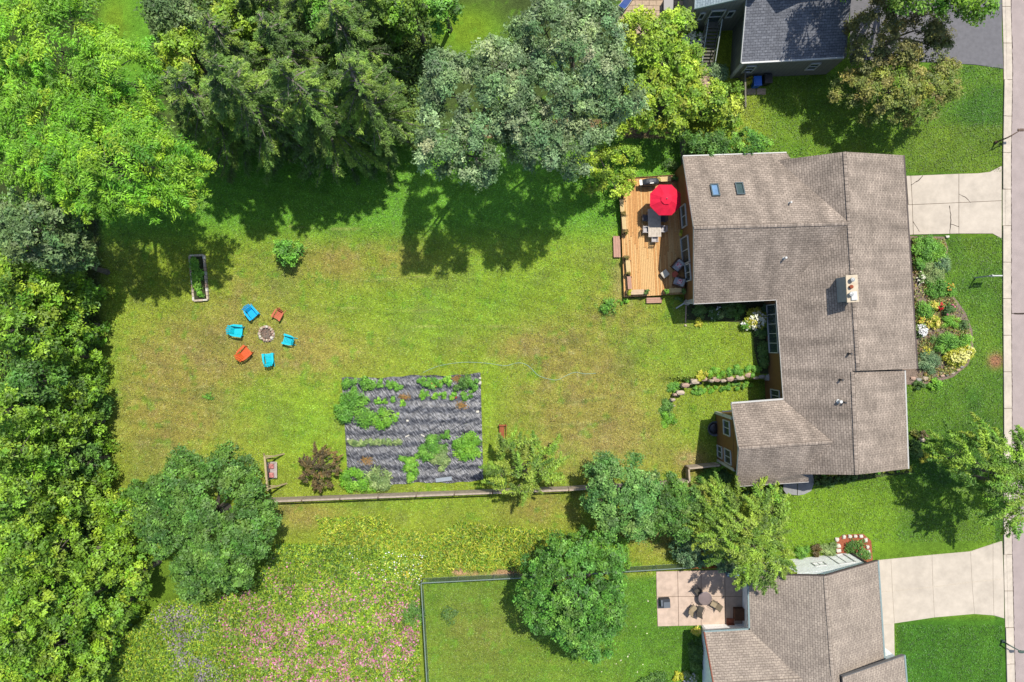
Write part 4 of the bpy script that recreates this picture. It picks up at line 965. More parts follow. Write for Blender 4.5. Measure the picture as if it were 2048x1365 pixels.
# ================================================================== LAWN FURNITURE
BLUE = mat('bright_blue_plastic', A(10, 176, 232, .7), .5, .1, 6); TEAL = mat('teal_plastic', A(18, 192, 208, .7), .5, .1, 6); ORNG = mat('orange_plastic', A(238, 108, 54), .5, .1, 6); ORNG2 = mat('faded_orange_plastic', A(222, 120, 84), .55, .1, 6)
def adirondack(label, x, y, face, m, s=1.25, foot=False):
    """face: photo pixel the chair looks at"""
    c = G(x, y); f = W(*face) - c; rz = math.atan2(f.y, f.x) - math.pi / 2
    t = thing('garden_chair', label, 'chair', c, rz, 'garden chairs round the fire pit')
    mb = MB()
    for i in range(6): mb.box((0, .3 - i * .1, .36 - i * .03), (.5, .088, .025))
    for v in mb.v: v *= s
    mb.build('seat', m, t); mb = MB()
    for i in range(5):
        x_ = (i - 2) * .105; hh = .68 - abs(i - 2) * .05; a_ = Vector((x_ * .9, -.26, .2)); b_ = Vector((x_ * 1.25, -.26 - hh * .5, .2 + hh * .86)); mb.beam(a_, b_, .095, .02, (0, -1, .5))
    mb.beam((-.26, -.42, .48), (.26, -.42, .48), .03, .06)
    for v in mb.v: v *= s
    mb.build('backrest', m, t)
    for k in (-1, 1):
        mb = MB(); mb.prism([(.26 * k, .38), (.42 * k, .36), (.40 * k, -.2), (.33 * k, -.42), (.27 * k, -.42)], .53, .56)
        for v in mb.v: v *= s
        mb.build('arm', m, t)
        mb = MB(); mb.beam((.29 * k, .3, 0), (.29 * k, .3, .53), .04, .11)
        for v in mb.v: v *= s
        mb.build('leg', m, t)
        mb = MB(); mb.beam((.27 * k, .36, .33), (.27 * k, -.62, .02), .03, .12)
        for v in mb.v: v *= s
        mb.build('leg', m, t)
    return t
FP = (534, 668)
adirondack('bright blue garden chair, the most vivid blue one beyond the fire pit', 508, 627, (532, 655), BLUE, 1.2)
adirondack('teal blue garden chair facing the fire pit from the woodland side', 479, 662, FP, TEAL, 1.25)
adirondack('teal garden chair on the house side of the fire pit, seen square on', 579, 680, FP, TEAL, 1.05)
adirondack('teal garden chair nearest the vegetable garden', 541, 717, (536, 668), TEAL, 1.15)
adirondack('vivid orange garden chair at the fire pit', 494, 706, FP, ORNG, 1.25)
adirondack('faded orange garden chair at the fire pit', 559, 631, (520, 700), ORNG2, 1.0)
STN = [mat('stone_pale', A(214, 196, 170), .9, .2, 5, .6, 20), mat('stone_pink', A(204, 172, 150), .9, .2, 5, .6, 20), mat('stone_grey', A(176, 172, 164), .9, .2, 5, .6, 20)]
WHST = mat('stone_white', A(236, 228, 210), .85, .12, 6, .4, 20)
fp_ = thing('fire_pit', 'round stone ringed fire pit full of ash and twigs', 'fire pit', G(*FP)); k = 0
for ring_, n_, r_m, z in ((0, 17, .6, .08), (1, 15, .56, .22)):
    for i in range(n_):
        a = 2 * math.pi * (i + ring_ * .5) / n_; r_ = random.uniform(.94, 1.07) * r_m
        MB().rock((math.cos(a) * r_, math.sin(a) * r_, z), (random.uniform(.2, .3), random.uniform(.2, .28), .2), 100 + k).build('stone', STN[k % 2] if k % 5 else WHST, fp_); k += 1
MB().lathe((0, 0, 0), [(.5, 0), (.48, .06), (.2, .09), (.02, .11)], 16).build('ash', mat('ash', A(128, 108, 94), .95, .5, 25, 1, 50), fp_)
for i in range(26):
    a = random.uniform(0, 3.14); r_ = random.uniform(-.3, .3); d = Vector((math.cos(a), math.sin(a), 0)); o_ = Vector((-d.y, d.x, 0)) * r_; L_ = random.uniform(.1, .3)
    MB().tube([o_ - d * L_ + Vector((0, 0, .1 + random.random() * .08)), o_ + d * L_ + Vector((0, 0, .12 + random.random() * .1))], .016, 4).build('twig', GREYBARK if i % 2 else STN[1], fp_)
# raised bed
rb = thing('raised_bed', 'narrow raised vegetable bed edged with pale stone blocks', 'garden bed', G(396, 557)); cr = [(380, 512), (408, 511), (416, 600), (388, 602)]; k = 0
for a_, b_ in zip(cr, cr[1:] + cr[:1]):
    L_ = math.hypot(b_[0] - a_[0], b_[1] - a_[1]); n_ = max(3, int(L_ / 8))
    for i in range(n_):
        p = [(a_[0] + (b_[0] - a_[0]) * (i + u) / n_, a_[1] + (b_[1] - a_[1]) * (i + u) / n_) for u in (.04, .96)]; P0, P1 = G(*p[0], .14), G(*p[1], .14)
        MB().beam(P0 + Vector((0, 0, random.uniform(-.02, .02))), P1, random.uniform(.13, .18), .26).build('block', (WHST, STN[0], STN[0], STN[1])[i % 4], rb, world=True)
MB().prism([G(*p) for p in [(383, 515), (405, 514), (413, 597), (391, 599)]], .0, .2).build('soil', MATS['dark_soil'], rb, world=True)
for lab, x, y, r, pal in (('dark leafy crop filling the shaded end of the raised bed', 394, 528, 12, 'veg'), ('dense green crop at the middle of the raised bed', 398, 548, 12, 'veg'), ('bright green leafy crop in the sunny part of the raised bed', 400, 566, 12, 'vegb'), ('sparse leafy crop at the lower end of the raised bed', 403, 584, 9, 'vegb')):
    plant('leafy_vegetable', lab, x, y, r * 1.1, .5, 'vegb', 'vegetable', z=.18)
# wooden bench near the fabric
WR = mat('red_brown_wood', A(176, 96, 56), .7, .15, 6); c = G(1005, 866); t = thing('garden_bench', 'red brown slatted wooden bench on the lawn beside the vegetable garden', 'bench', c, math.radians(90))
for i in range(4): MB().box((0, .2 - i * .105, .44), (1.45, .09, .03)).build('seat_slat', WR, t)
for i in range(3): MB().beam((-.72, -.26 - .03 * i, .58 + .13 * i), (.72, -.26 - .03 * i, .58 + .13 * i), .03, .09).build('back_slat', WR, t)
for s in (-.7, .7):
    MB().beam((s, .24, 0), (s, .24, .62), .07, .07).build('leg', WR, t); MB().beam((s, -.22, 0), (s, -.34, .95), .07, .07).build('leg', WR, t); MB().box((s, -.02, .63), (.1, .62, .035)).build('arm', WR, t)
# A-frame swing
SWW = mat('swing_wood', A(206, 186, 140), .75, .14, 6); t = thing('garden_swing', 'weathered wooden A-frame swing stand near the woodland edge', 'swing', G(549, 938)); c0, c1 = G(548, 908), G(553, 967); top0, top1 = c0 + Vector((0, 0, 2.1)), c1 + Vector((0, 0, 2.1)); dd = (top1 - top0).normalized()
MB().beam(top0 - dd * .15, top1 + dd * .15, .14, .16).build('beam', SWW, t, world=True)
for c in (c0, c1):
    for s in (-1, 1): MB().beam(c + Vector((s * .85, 0, 0)), c + Vector((s * .06, 0, 2.05)), .1, .12).build('leg', SWW, t, world=True)
    MB().beam(c + Vector((-.45, 0, 1.0)), c + Vector((.45, 0, 1.0)), .06, .1).build('brace', SWW, t, world=True)
sb = thing('hanging_bench', 'pale bench seat hanging from the wooden swing stand', 'bench', G(550, 940) + Vector((0, 0, .5))); PSW = mat('pale_pink_wood', A(206, 190, 182), .8, .12, 6); cs_ = G(551, 938)
for i in range(6): MB().box((cs_.x - .22 + i * .095, cs_.y, .5), (.08, 1.35, .03)).build('slat', PSW, sb, world=True)
for i in range(4): MB().box((cs_.x - .33 - i * .03, cs_.y, .58 + i * .12), (.03, 1.35, .09)).build('back_slat', PSW, sb, world=True)
for s in (-.62, .62):
    MB().tube([(cs_.x - .3, cs_.y + s, .52), (cs_.x - .05, cs_.y + s, 2.02)], .012, 4).build('chain', MET, sb, world=True); MB().tube([(cs_.x + .2, cs_.y + s, .52), (cs_.x - .03, cs_.y + s, 2.02)], .012, 4).build('chain', MET, sb, world=True)
for lab, s in (('faded red patterned cushion at the upper end of the swing seat', .34), ('pinkish red patterned cushion at the lower end of the swing seat', -.4)):
    o = soft(MB(), (0, 0, 0), (.42, .42, .16), rx=.15).build('swing_cushion', mat('faded_red_cushion', A(214, 140, 130), .9, .35, 9), None); o.location = (cs_.x - .12, cs_.y + s, .66); tag(o, lab, 'cushion', 'cushions on the swing seat')

# ================================================================== FENCES
FW = [mat('fence_wood_a', A(200, 182, 160), .85, .2, 4, .4, 30), mat('fence_wood_b', A(186, 170, 150), .85, .2, 4, .4, 30)]; FD = mat('fence_post_wood', A(126, 104, 84), .85, .25, 5)
def wood_fence(label, pts, spacing=3.25, h=1.25, boards=3):
    t = thing('wooden_fence', label, 'fence', G(*pts[0])); k = 0
    for a_, b_ in zip(pts[:-1], pts[1:]):
        A_, B_ = G(*a_), G(*b_); n_ = max(1, round((B_ - A_).length / spacing))
        for i in range(n_ + 1):
            p = A_.lerp(B_, i / n_)
            if i < n_ or (a_, b_) == (pts[-2], pts[-1]): MB().box((p.x, p.y - .06, p.z + h / 2), (.11, .11, h + .08)).build('post', FD, t, world=True)
        d = (B_ - A_).normalized()
        for i in range(n_):
            p0, p1 = A_.lerp(B_, i / n_) + d * .02, A_.lerp(B_, (i + 1) / n_) - d * .02
            for j in range(boards):
                hh = h * .84 / boards; z = .08 + hh * (j + .5); MB().beam(p0 + Vector((0, .02, z + random.uniform(-.01, .01))), p1 + Vector((0, .02, z + random.uniform(-.01, .01))), .03, hh - .02).build('rail_board', FW[(k + j) % 2], t, world=True)
            MB().beam(p0 + Vector((0, -.05, h)), p1 + Vector((0, -.05, h)), .13, .035).build('top_rail', FW[0], t, world=True); k += 1
    return t
wood_fence('long weathered wooden board fence along the lower side of the back lawn', [(538, 996), (1135, 973), (1372, 957)])
wood_fence('short weathered fence return leading from the long fence to the house', [(1372, 957), (1370, 931), (1432, 925)], 2.0)
GAL = mat('green_grey_mesh', A(150, 168, 156), .5, .15, 9, metal=.2); MESHM = mat('chain_link_wire', A(112, 134, 118), .5, .15, 9)
def chain_fence(label, a_, b_, h=1.15, sp=2.6):
    A_, B_ = G(*a_), G(*b_); t = thing('chain_link_fence', label, 'fence', A_); d = (B_ - A_); L_ = d.length; d.normalize(); n_ = max(1, round(L_ / sp))
    for i in range(n_ + 1): p = A_.lerp(B_, i / n_); MB().tube([p, p + Vector((0, 0, h + .05))], .035, 6).build('post', GAL, t, world=True)
    MB().tube([A_ + Vector((0, 0, h)), B_ + Vector((0, 0, h))], .045, 6).build('top_rail', GAL, t, world=True); MB().tube([A_ + Vector((0, 0, .05)), B_ + Vector((0, 0, .05))], .012, 4).build('bottom_wire', GAL, t, world=True)
    mb = MB(); s = 0
    while s < L_ - h:
        for e in (0, 1):
            p0 = A_ + d * (s + (h if e else 0)) + Vector((0, 0, .05)); p1 = A_ + d * (s + (0 if e else h)) + Vector((0, 0, h)); sd = Vector((-d.y, d.x, 0)) * .004 * (1 if e else -1)
            w_ = Vector((0, 0, .011)); mb.add([p0 + sd - w_, p1 + sd - w_, p1 + sd + w_, p0 + sd + w_], [(0, 1, 2, 3)])
        s += .065
    o = mb.build('wire_mesh', MESHM, t, world=True); o['kind'] = 'stuff'
chain_fence('green grey chain link fence between the meadow path and the neighbour lawn', (846, 1157), (1060, 1146)); chain_fence('chain link fence piece running on from behind the maple to the patio', (1060, 1146), (1372, 1127))
chain_fence('grey chain link fence running down beside the pink flower meadow', (846, 1157), (860, 1400), 1.2)
LAT = mat('orange_slats', A(196, 100, 50), .8, .2, 8); t = thing('slatted_fence', 'orange brown slatted privacy fence at the top of the patio', 'fence', G(1437, 1130)); p0, p1 = W(1374, 1127), W(1496, 1124); n_ = 44
for i in range(n_): q = p0.lerp(p1, (i + .5) / n_); MB().beam(q + Vector((0, 0, .05)), q + Vector((0, 0, 1.35)), .09, .02, (0, 1, 0)).build('slat', LAT, t, world=True)
for z in (.3, 1.2): MB().beam(p0 + Vector((0, .03, z)), p1 + Vector((0, .03, z)), .04, .08).build('rail', LAT, t, world=True)
PCK = mat('grey_picket_wood', A(132, 128, 112), .85, .2, 6)
def picket(label, a_, b_, h, n_, m=PCK):
    p0, p1 = G(*a_), G(*b_); t = thing('picket_fence', label, 'fence', p0); d = (p1 - p0).normalized(); nn = Vector((-d.y, d.x, 0))
    for i in range(n_): q = p0.lerp(p1, (i + .5) / n_); MB().beam(q + Vector((0, 0, .05)), q + Vector((0, 0, h)), .1, .02, nn).build('picket', m, t, world=True)
    for z in (.25, h - .2): MB().beam(p0 + nn * .03 + Vector((0, 0, z)), p1 + nn * .03 + Vector((0, 0, z)), .04, .08).build('rail', m, t, world=True)
    MB().beam(p0 + Vector((0, 0, h + .02)), p1 + Vector((0, 0, h + .02)), .12, .03).build('cap_rail', m, t, world=True)
    for s in (0, 1): q = p0.lerp(p1, s); MB().box((q.x, q.y, h / 2), (.12, .12, h + .1)).build('post', m, t, world=True)
picket('grey picket fence running from the deck corner up towards the grey house', (1358, 262), (1363, 352), 1.7, 26); picket('dark grey picket fence behind the small maple beside the grey house', (1362, 240), (1440, 232), 1.7, 28); picket('short grey fence beside the trash bins at the grey house corner', (1478, 160), (1479, 226), 1.5, 16)
# pergola-like low wall on south wing
mb = thing('egress_well', 'black rimmed round window well against the brown wall', 'window well', G(1430, 857)); c = G(1428, 857); BLK = mat('black_plastic', A(34, 34, 42), .35, .3, 7, .4, 20, spec=.5)
MB().lathe(c, [(.52, 0), (.56, .32), (.64, .36), (.64, .3), (.5, .2), (.3, .05), (.02, .02)], 22, cap=False).build('rim', mat('grey_rim', A(104, 112, 118), .5, .15), mb, world=True); MB().lathe(c + Vector((0, 0, .04)), [(.48, .1), (.42, .24), (.3, .3), (.1, .33), (.01, .34)], 20).build('cover', BLK, mb, world=True)
c = G(1437, 826); t = thing('trellis_frame', 'white timber frame leaning off the corner of the brown house', 'frame', c)
for y in (0, .35): MB().beam(c + Vector((-.4, y, 2.3)), c + Vector((1.2, y + .1, 2.3)), .09, .12).build('beam', WHITE, t, world=True)
for x in (-.3,): MB().beam(c + Vector((x, 0, 0)), c + Vector((x, 0, 2.3)), .1, .1).build('post', WHITE, t, world=True)

# ================================================================== STREET FURNITURE AND SMALL THINGS
def street_light(label, base, arm, m, h=4.4):
    b = W(*base); t = thing('street_light', label, 'street light', b); a_ = Vector(arm)
    MB().tube([(0, 0, 0), (0, 0, h * .9), a_ * .25 + Vector((0, 0, h)), a_ + Vector((0, 0, h + .05))], [.07, .06, .05, .04], 8).build('pole', m, t)
    mb = MB(); mb.rock(a_ * 1.25 + Vector((0, 0, h + .02)), (.62, .26, .16), 3); mb.build('lamp_head', m, t); MB().lathe((0, 0, 0), [(.14, 0), (.13, .2), (.08, .25)], 10).build('base', m, t)
street_light('brown street light leaning over the kerb by the upper lawn', (1990, 286), (.75, .45, 0), mat('brown_pole', A(110, 86, 70), .6, .1), 1.6)
street_light('green grey street light on the kerb beside the lower neighbour lawn', (2004, 1282), (.75, -.4, 0), mat('green_pole', A(78, 100, 88), .6, .1), .9)
b = W(1950, 556); t = thing('sign_post', 'white yard sign post with a hanging sign on the front lawn', 'sign', b)
MB().box((0, 0, 1.0), (.1, .1, 2.05)).build('post', WHITE, t); MB().box((.42, .0, 1.85), (1.05, .09, .09)).build('arm', WHITE, t); MB().rock((0, 0, 2.08), (.14, .14, .12), 2).build('finial', WHITE, t)
MB().box((.5, 0, 1.3), (.75, .03, .6)).build('sign_panel', mat('sign_white', A(232, 232, 230), .5), t)
for x in (.25, .75): MB().tube([(x, 0, 1.6), (x, 0, 1.82)], .01, 4).build('chain', MET, t)
def bin_(label, x, y, m, lid):
    c = W(x, y); t = thing('trash_bin', label, 'trash bin', c, .05); mb = MB(); mb.add([(-.24, -.3, .1), (.24, -.3, .1), (.24, .3, .1), (-.24, .3, .1), (-.3, -.36, .98), (.3, -.36, .98), (.3, .36, .98), (-.3, .36, .98)], [(0, 3, 2, 1), (4, 5, 6, 7), (0, 1, 5, 4), (1, 2, 6, 5), (2, 3, 7, 6), (3, 0, 4, 7)]); mb.build('body', m, t)
    MB().box((0, -.02, 1.01), (.64, .78, .05)).box((0, 0, 1.05), (.46, .5, .05)).build('lid', lid, t)
    for s in (-.26, .26): MB().tube([(s - .03, .32, .12), (s + .03, .32, .12)], .12, 10).build('wheel', BLACKM, t)
    MB().tube([(-.24, .4, .95), (.24, .4, .95)], .02, 5).build('handle', BLACKM, t)
BB = mat('blue_bin_plastic', A(30, 116, 224), .45, .1, 5, spec=.4); bin_('blue recycling bin beside the grey house', 1507, 171, BB, BB); bin_('black trash bin beside the blue one', 1528, 166, BLACKM, BLACKM)
for lab, x in (('pale square paver in front of the blue bin', 1502), ('pale square paver in front of the black bin', 1522)): tag(MB().box((W(x, 184).x, W(x, 184).y, .03), (.75, .5, .06)).build('paving_slab', TANP), lab, 'paver', 'pavers by the bins')
c = W(1343, 46); t = thing('air_conditioner', 'white square air conditioning unit by the grey house wall', 'air conditioner', c, .02); MB().box((0, 0, .35), (.72, .72, .7)).build('casing', WHITE, t); MB().lathe((0, 0, .7), [(.29, 0), (.29, .03), (.25, .03), (.25, .0)], 20, cap=False).build('fan_ring', MET, t)
for k in range(8): a = k * math.pi / 4; MB().beam((math.cos(a) * .05, math.sin(a) * .05, .735), (math.cos(a) * .26, math.sin(a) * .26, .735), .02, .02).build('grille_bar', BLACKM, t)
MB().lathe((0, 0, .705), [(.24, 0), (.01, .01)], 16, cap=False).build('fan_well', BLACKM, t)
c = W(1333, 18); t = thing('equipment_box', 'dark grey utility box on the neighbour terrace', 'box', c); MB().box((0, 0, .4), (.75, 1.0, .8)).build('body', mat('dark_box', A(78, 84, 88), .6, .1), t); MB().box((0, 0, .83), (.82, 1.06, .05)).build('lid', BLACKM, t)
c = W(1252, 7); t = thing('sun_lounger', 'blue sling sun lounger on the tan terrace at the top edge', 'sun lounger', c, math.radians(-35)); NAV = mat('navy_sling', A(54, 84, 150), .7, .1)
MB().box((0, .3, .34), (.56, 1.2, .03)).build('seat', NAV, t); MB().beam((0, -.3, .34), (0, -.85, .7), .56, .03, (0, 0, 1)).build('backrest', NAV, t)
for s in (-.3, .3): MB().tube([(s, .92, .34), (s, -.3, .34), (s, -.88, .72)], .02, 5).build('frame_rail', WHITE, t)
for s in (-.3, .3):
    for y in (.8, -.4): MB().tube([(s, y, 0), (s, y, .34)], .02, 5).build('leg', WHITE, t)
c = W(1209, 6); tag(MB().lathe(c, [(.3, 0), (.3, .4), (.34, .44), (.3, .46), (.05, .46)], 14).build('patio_pot', mat('pale_blue_pot', A(196, 214, 220), .6)), 'pale blue grey round pot beside the terrace', 'pot')
c = G(1370, 606); t = thing('bird_bath', 'pale stone bird bath beside the deck corner', 'bird bath', c); MB().lathe((0, 0, 0), [(.16, 0), (.1, .08), (.07, .3), (.08, .6), (.2, .7)], 14).build('pedestal', STN[2], t); MB().lathe((0, 0, .66), [(.1, 0), (.24, .07), (.26, .1), (.2, .09), (.02, .05)], 18, cap=False).build('bowl', STN[0], t)
tag(MB().beam(G(1372, 612, .04), G(1371, 646, .04), .09, .07).build('timber_edging', STN[1]), 'pale timber edging lying across the shaded grass', 'edging'); tag(MB().rock(G(1371, 651, .08), (.22, .22, .2), 5).build('round_stone', STN[0]), 'small pale stone at the end of the timber edging', 'stone')
# garden hose
HP = [(846, 746), (862, 738), (888, 730), (930, 725), (975, 727), (1010, 732), (1030, 727), (1046, 727), (1060, 735), (1075, 750), (1095, 758), (1115, 760), (1132, 752), (1150, 745), (1170, 748), (1192, 747)]
def smooth(P, k=6):
    out = []; n_ = len(P)
    for i in range(n_ - 1):
        p0, p1, p2, p3 = P[max(i - 1, 0)], P[i], P[i + 1], P[min(i + 2, n_ - 1)]
        for j in range(k):
            t = j / k; out.append(tuple(.5 * ((2 * p1[a]) + (-p0[a] + p2[a]) * t + (2 * p0[a] - 5 * p1[a] + 4 * p2[a] - p3[a]) * t * t + (-p0[a] + 3 * p1[a] - 3 * p2[a] + p3[a]) * t ** 3) for a in (0, 1)))
    out.append(P[-1]); return out
tag(MB().tube([G(x, y, .04) for x, y in smooth(HP)], .022, 6).build('garden_hose', mat('green_hose', A(168, 200, 170), .5, .1)), 'thin pale green garden hose snaking across the back lawn', 'hose')
# stone retaining wall round the sunken lawn
sw = thing('stone_retaining_wall', 'curved low wall of large pinkish stones holding the upper lawn', 'stone wall', G(1440, 757)); k = 0
for x, y, s in ((1346, 800, 9), (1350, 790, 8), (1361, 786, 15), (1371, 771, 15), (1390, 764, 17), (1408, 758, 15), (1423, 762, 10), (1434, 759, 17), (1447, 762, 10), (1460, 758, 15), (1480, 755, 18), (1497, 751, 15), (1512, 756, 10), (1524, 754, 13), (1540, 755, 22)):
    p = W(x, y, .0); MB().rock((p.x, p.y, -.2), (M(s) * 1.25, M(s) * .8, .8), 50 + k).build('stone', STN[k % 2] if x < 1515 else STN[2], sw, world=True); k += 1
for x, y, s in ((1348, 812, 6), (1355, 792, 6), (1400, 767, 6), (1470, 764, 7)): MB().rock(G(x, y, .05), (M(s), M(s) * .8, .25), 70 + k).build('stone', STN[k % 3], sw, world=True); k += 1
rw = thing('rock_edging', 'pale rock edging at the lower end of the front flower bed', 'rock edging', W(1880, 757))
for x, y, s in ((1826, 757, 13), (1838, 760, 14), (1852, 757, 15), (1884, 752, 10), (1894, 750, 8), (1904, 746, 10), (1915, 740, 11), (1923, 734, 9), (1935, 690, 6), (1933, 667, 7)): MB().rock(W(x, y, .1), (M(s), M(s) * .6, .28), k).build('stone', STN[k % 3], rw, world=True); k += 1
be = thing('stone_bed_edging', 'ring of whitish stones round the red mulch bed by the white wall', 'stone edging', W(1705, 1085))
for x, y, w_, h_ in ((1677, 1112, 10, 9), (1677, 1102, 11, 8), (1677, 1092, 11, 9), (1674, 1080, 8, 9), (1688, 1074, 7, 9), (1700, 1073, 8, 8), (1711, 1073, 8, 7), (1722, 1073, 9, 7), (1731, 1081, 8, 10), (1735, 1094, 7, 8), (1737, 1104, 7, 9), (1738, 1114, 8, 9)): MB().rock(W(x, y, .12), (M(w_) * 1.05, M(h_) * 1.05, .24), k).build('stone', WHST, be, world=True); k += 1
tag(MB().rock(W(1844, 880, .2), (.62, .42, .42), 9).build('boulder', STN[0]), 'single tan boulder in the grass beside the front corner of the house', 'boulder'); tag(MB().rock(W(1895, 474, .1), (.36, .26, .22), 12).build('boulder', WHST), 'small white rock at the driveway end of the flower bed', 'rock')
tag(MB().lathe(W(835, 1190), [(.2, 0), (.2, .06), (.02, .07)], 14).build('stepping_stone', mat('pink_stone', A(222, 160, 130), .85, .1)), 'round pinkish stepping stone beside the chain link fence', 'stepping stone'); tag(MB().lathe(W(825, 1188), [(.13, 0), (.12, .07), (.02, .08)], 12).build('stepping_stone', WHST), 'smaller round pale stepping stone in the meadow edge', 'stepping stone')
# neighbour patio furniture
c = W(1330, 1207, .5); t = thing('fire_bowl', 'dark grey square fire bowl with a pale lid on the patio', 'fire bowl', (c.x, c.y, .05), .05); GB = mat('slate_grey', A(112, 120, 128), .6, .1); MB().box((0, 0, .3), (.82, .72, .5)).build('base', mat('slate_dark', A(60, 66, 74), .6, .1), t); MB().box((.12, -.1, .58), (.52, .48, .06)).build('lid', GB, t); MB().box((-.3, .1, .62), (.14, .5, .14)).build('side_handle', GB, t)
c = W(1410, 1197, .7); t = thing('patio_table', 'round dark metal patio table in the tree shade', 'table', (c.x, c.y, .05)); MB().lathe((0, 0, .68), [(.55, 0), (.56, .02), (.5, .03), (.02, .025)], 24).build('table_top', glass('smoked_glass', A(140, 122, 116), .35), t)
for k_i in range(4): a = .785 + k_i * 1.571; MB().tube([(math.cos(a) * .45, math.sin(a) * .45, 0), (math.cos(a) * .2, math.sin(a) * .2, .35), (math.cos(a) * .45, math.sin(a) * .45, .68)], .015, 5).build('leg', BLACKM, t)
SL = mat('tan_sling', A(176, 158, 128), .8, .12, 30); SLD = mat('dark_sling', A(88, 82, 74), .8, .12, 30)
def sling(label, x, y, face, m):
    c = W(x, y, .4); f = W(*face) - W(x, y); rz = math.atan2(f.y, f.x) - math.pi / 2; t = thing('patio_chair', label, 'chair', (c.x, c.y, .05), rz, 'sling chairs on the neighbour patio')
    MB().box((0, .02, .42), (.48, .5, .025)).build('seat', m, t); MB().beam((0, -.22, .42), (0, -.5, .98), .48, .025, (0, 1, 0)).build('backrest', m, t)
    for s in (-.26, .26):
        MB().tube([(s, .28, 0), (s, .26, .44), (s, -.24, .42), (s, -.52, 1.0)], .014, 5).build('side_frame', BLACKM, t); MB().tube([(s, -.34, 0), (s, -.05, .44)], .014, 5).build('leg', BLACKM, t); MB().tube([(s, .28, .44), (s, .26, .64), (s, -.3, .66)], .016, 5).build('arm', BLACKM, t)
sling('tan sling chair at the lower left of the patio table', 1386, 1217, (1405, 1198), SL); sling('dark sling chair at the lower side of the patio table', 1400, 1219, (1409, 1198), SLD); sling('tan sling chair on the house side of the patio table', 1428, 1208, (1410, 1198), SL); sling('dark sling chair on the upper side of the patio table', 1396, 1183, (1409, 1198), SLD)
tag(MB().tube([W(1446, 1145, .3), W(1452, 1145, .28)], .04, 6).box((W(1463, 1146).x, W(1463, 1146).y, .3), (1.0, .35, .5)).build('hose_reel_box', mat('blue_grey_box', A(120, 150, 176), .6, .12)), 'blue grey storage box in the shade under the slatted fence', 'box')

# ================================================================== VEGETABLE GARDEN
fc = [(684, 757), (961, 748), (967, 962), (697, 972)]; NU, NV = 150, 120; q0, q1, q2, q3 = [W(*p) for p in fc]; vs = []; fs = []
uu, vv = np.meshgrid(np.linspace(0, 1, NU), np.linspace(0, 1, NV), indexing='ij')
FX = (q0.x * (1 - uu) + q1.x * uu) * (1 - vv) + (q3.x * (1 - uu) + q2.x * uu) * vv; FY = (q0.y * (1 - uu) + q1.y * uu) * (1 - vv) + (q3.y * (1 - uu) + q2.y * uu) * vv
edge_w = (np.sin(uu * 40) * .04 + np.sin(uu * 13 + 1) * .06) * (np.abs(vv - .5) > .49) ; FY = FY + edge_w
wx_ = FX * .55 - FY * 1.0
FZ = .07 + .085 * (fbm(wx_ * 2.6, FX * .6 + FY * .9, .5, 41) - .5) + .03 * np.sin(FY * 2 * math.pi / .95 + 1.0 * fbm(FX, FY, 2.5, 43)) + .05 * (vnoise(wx_ * 3.5, FX * .8, .35, 44) - .5)
me = bpy.data.meshes.new('weed_fabric'); me.from_pydata(np.stack([FX, FY, FZ], -1).reshape(-1, 3).tolist(), [], [(i * NV + j, i * NV + j + 1, (i + 1) * NV + j + 1, (i + 1) * NV + j) for i in range(NU - 1) for j in range(NV - 1)])
fm = bpy.data.materials.new('black_weed_fabric'); fm.use_nodes = True; n = fm.node_tree.nodes; l = fm.node_tree.links; b = n['Principled BSDF']; b.inputs['Roughness'].default_value = .42; b.inputs['Specular IOR Level'].default_value = .6
tc = n.new('ShaderNodeTexCoord'); mp = n.new('ShaderNodeMapping'); mp.inputs['Scale'].default_value = (1.8, 8, 1); mr0 = n.new('ShaderNodeMapping'); mr0.inputs['Rotation'].default_value = (0, 0, math.radians(50)); l.new(tc.outputs['Object'], mr0.inputs[0]); l.new(mr0.outputs[0], mp.inputs[0])
z = n.new('ShaderNodeTexNoise'); z.inputs['Scale'].default_value = 1.3; z.inputs['Detail'].default_value = 5; l.new(mp.outputs[0], z.inputs['Vector'])
rp = n.new('ShaderNodeValToRGB'); e_ = rp.color_ramp.elements; e_[0].position = .42; e_[0].color = (*A(42, 43, 48), 1); e_[1].position = .68; e_[1].color = (*A(140, 140, 144), 1); l.new(z.outputs['Fac'], rp.inputs[0]); l.new(rp.outputs[0], b.inputs['Base Color'])
bp = n.new('ShaderNodeBump'); bp.inputs['Strength'].default_value = .9; bp.inputs['Distance'].default_value = .06; l.new(z.outputs['Fac'], bp.inputs['Height']); l.new(bp.outputs[0], b.inputs['Normal'])
me.materials.append(fm); me.polygons.foreach_set('use_smooth', [True] * len(me.polygons)); o = bpy.data.objects.new('weed_fabric', me); C.objects.link(o); tag(o, 'black wrinkled weed barrier fabric spread under the vegetable garden', 'weed fabric')
V = 'vegetable plant'
def veg(rows):
    for r_ in rows: plant('vegetable_plant', r_[0], r_[1], r_[2], r_[3] * 1.15, r_[4], r_[5], V, ry=r_[6] * 1.15 if len(r_) > 6 else None, fl=r_[7] if len(r_) > 7 else None, ls=(.17, .1), z=.06, rough=.5)
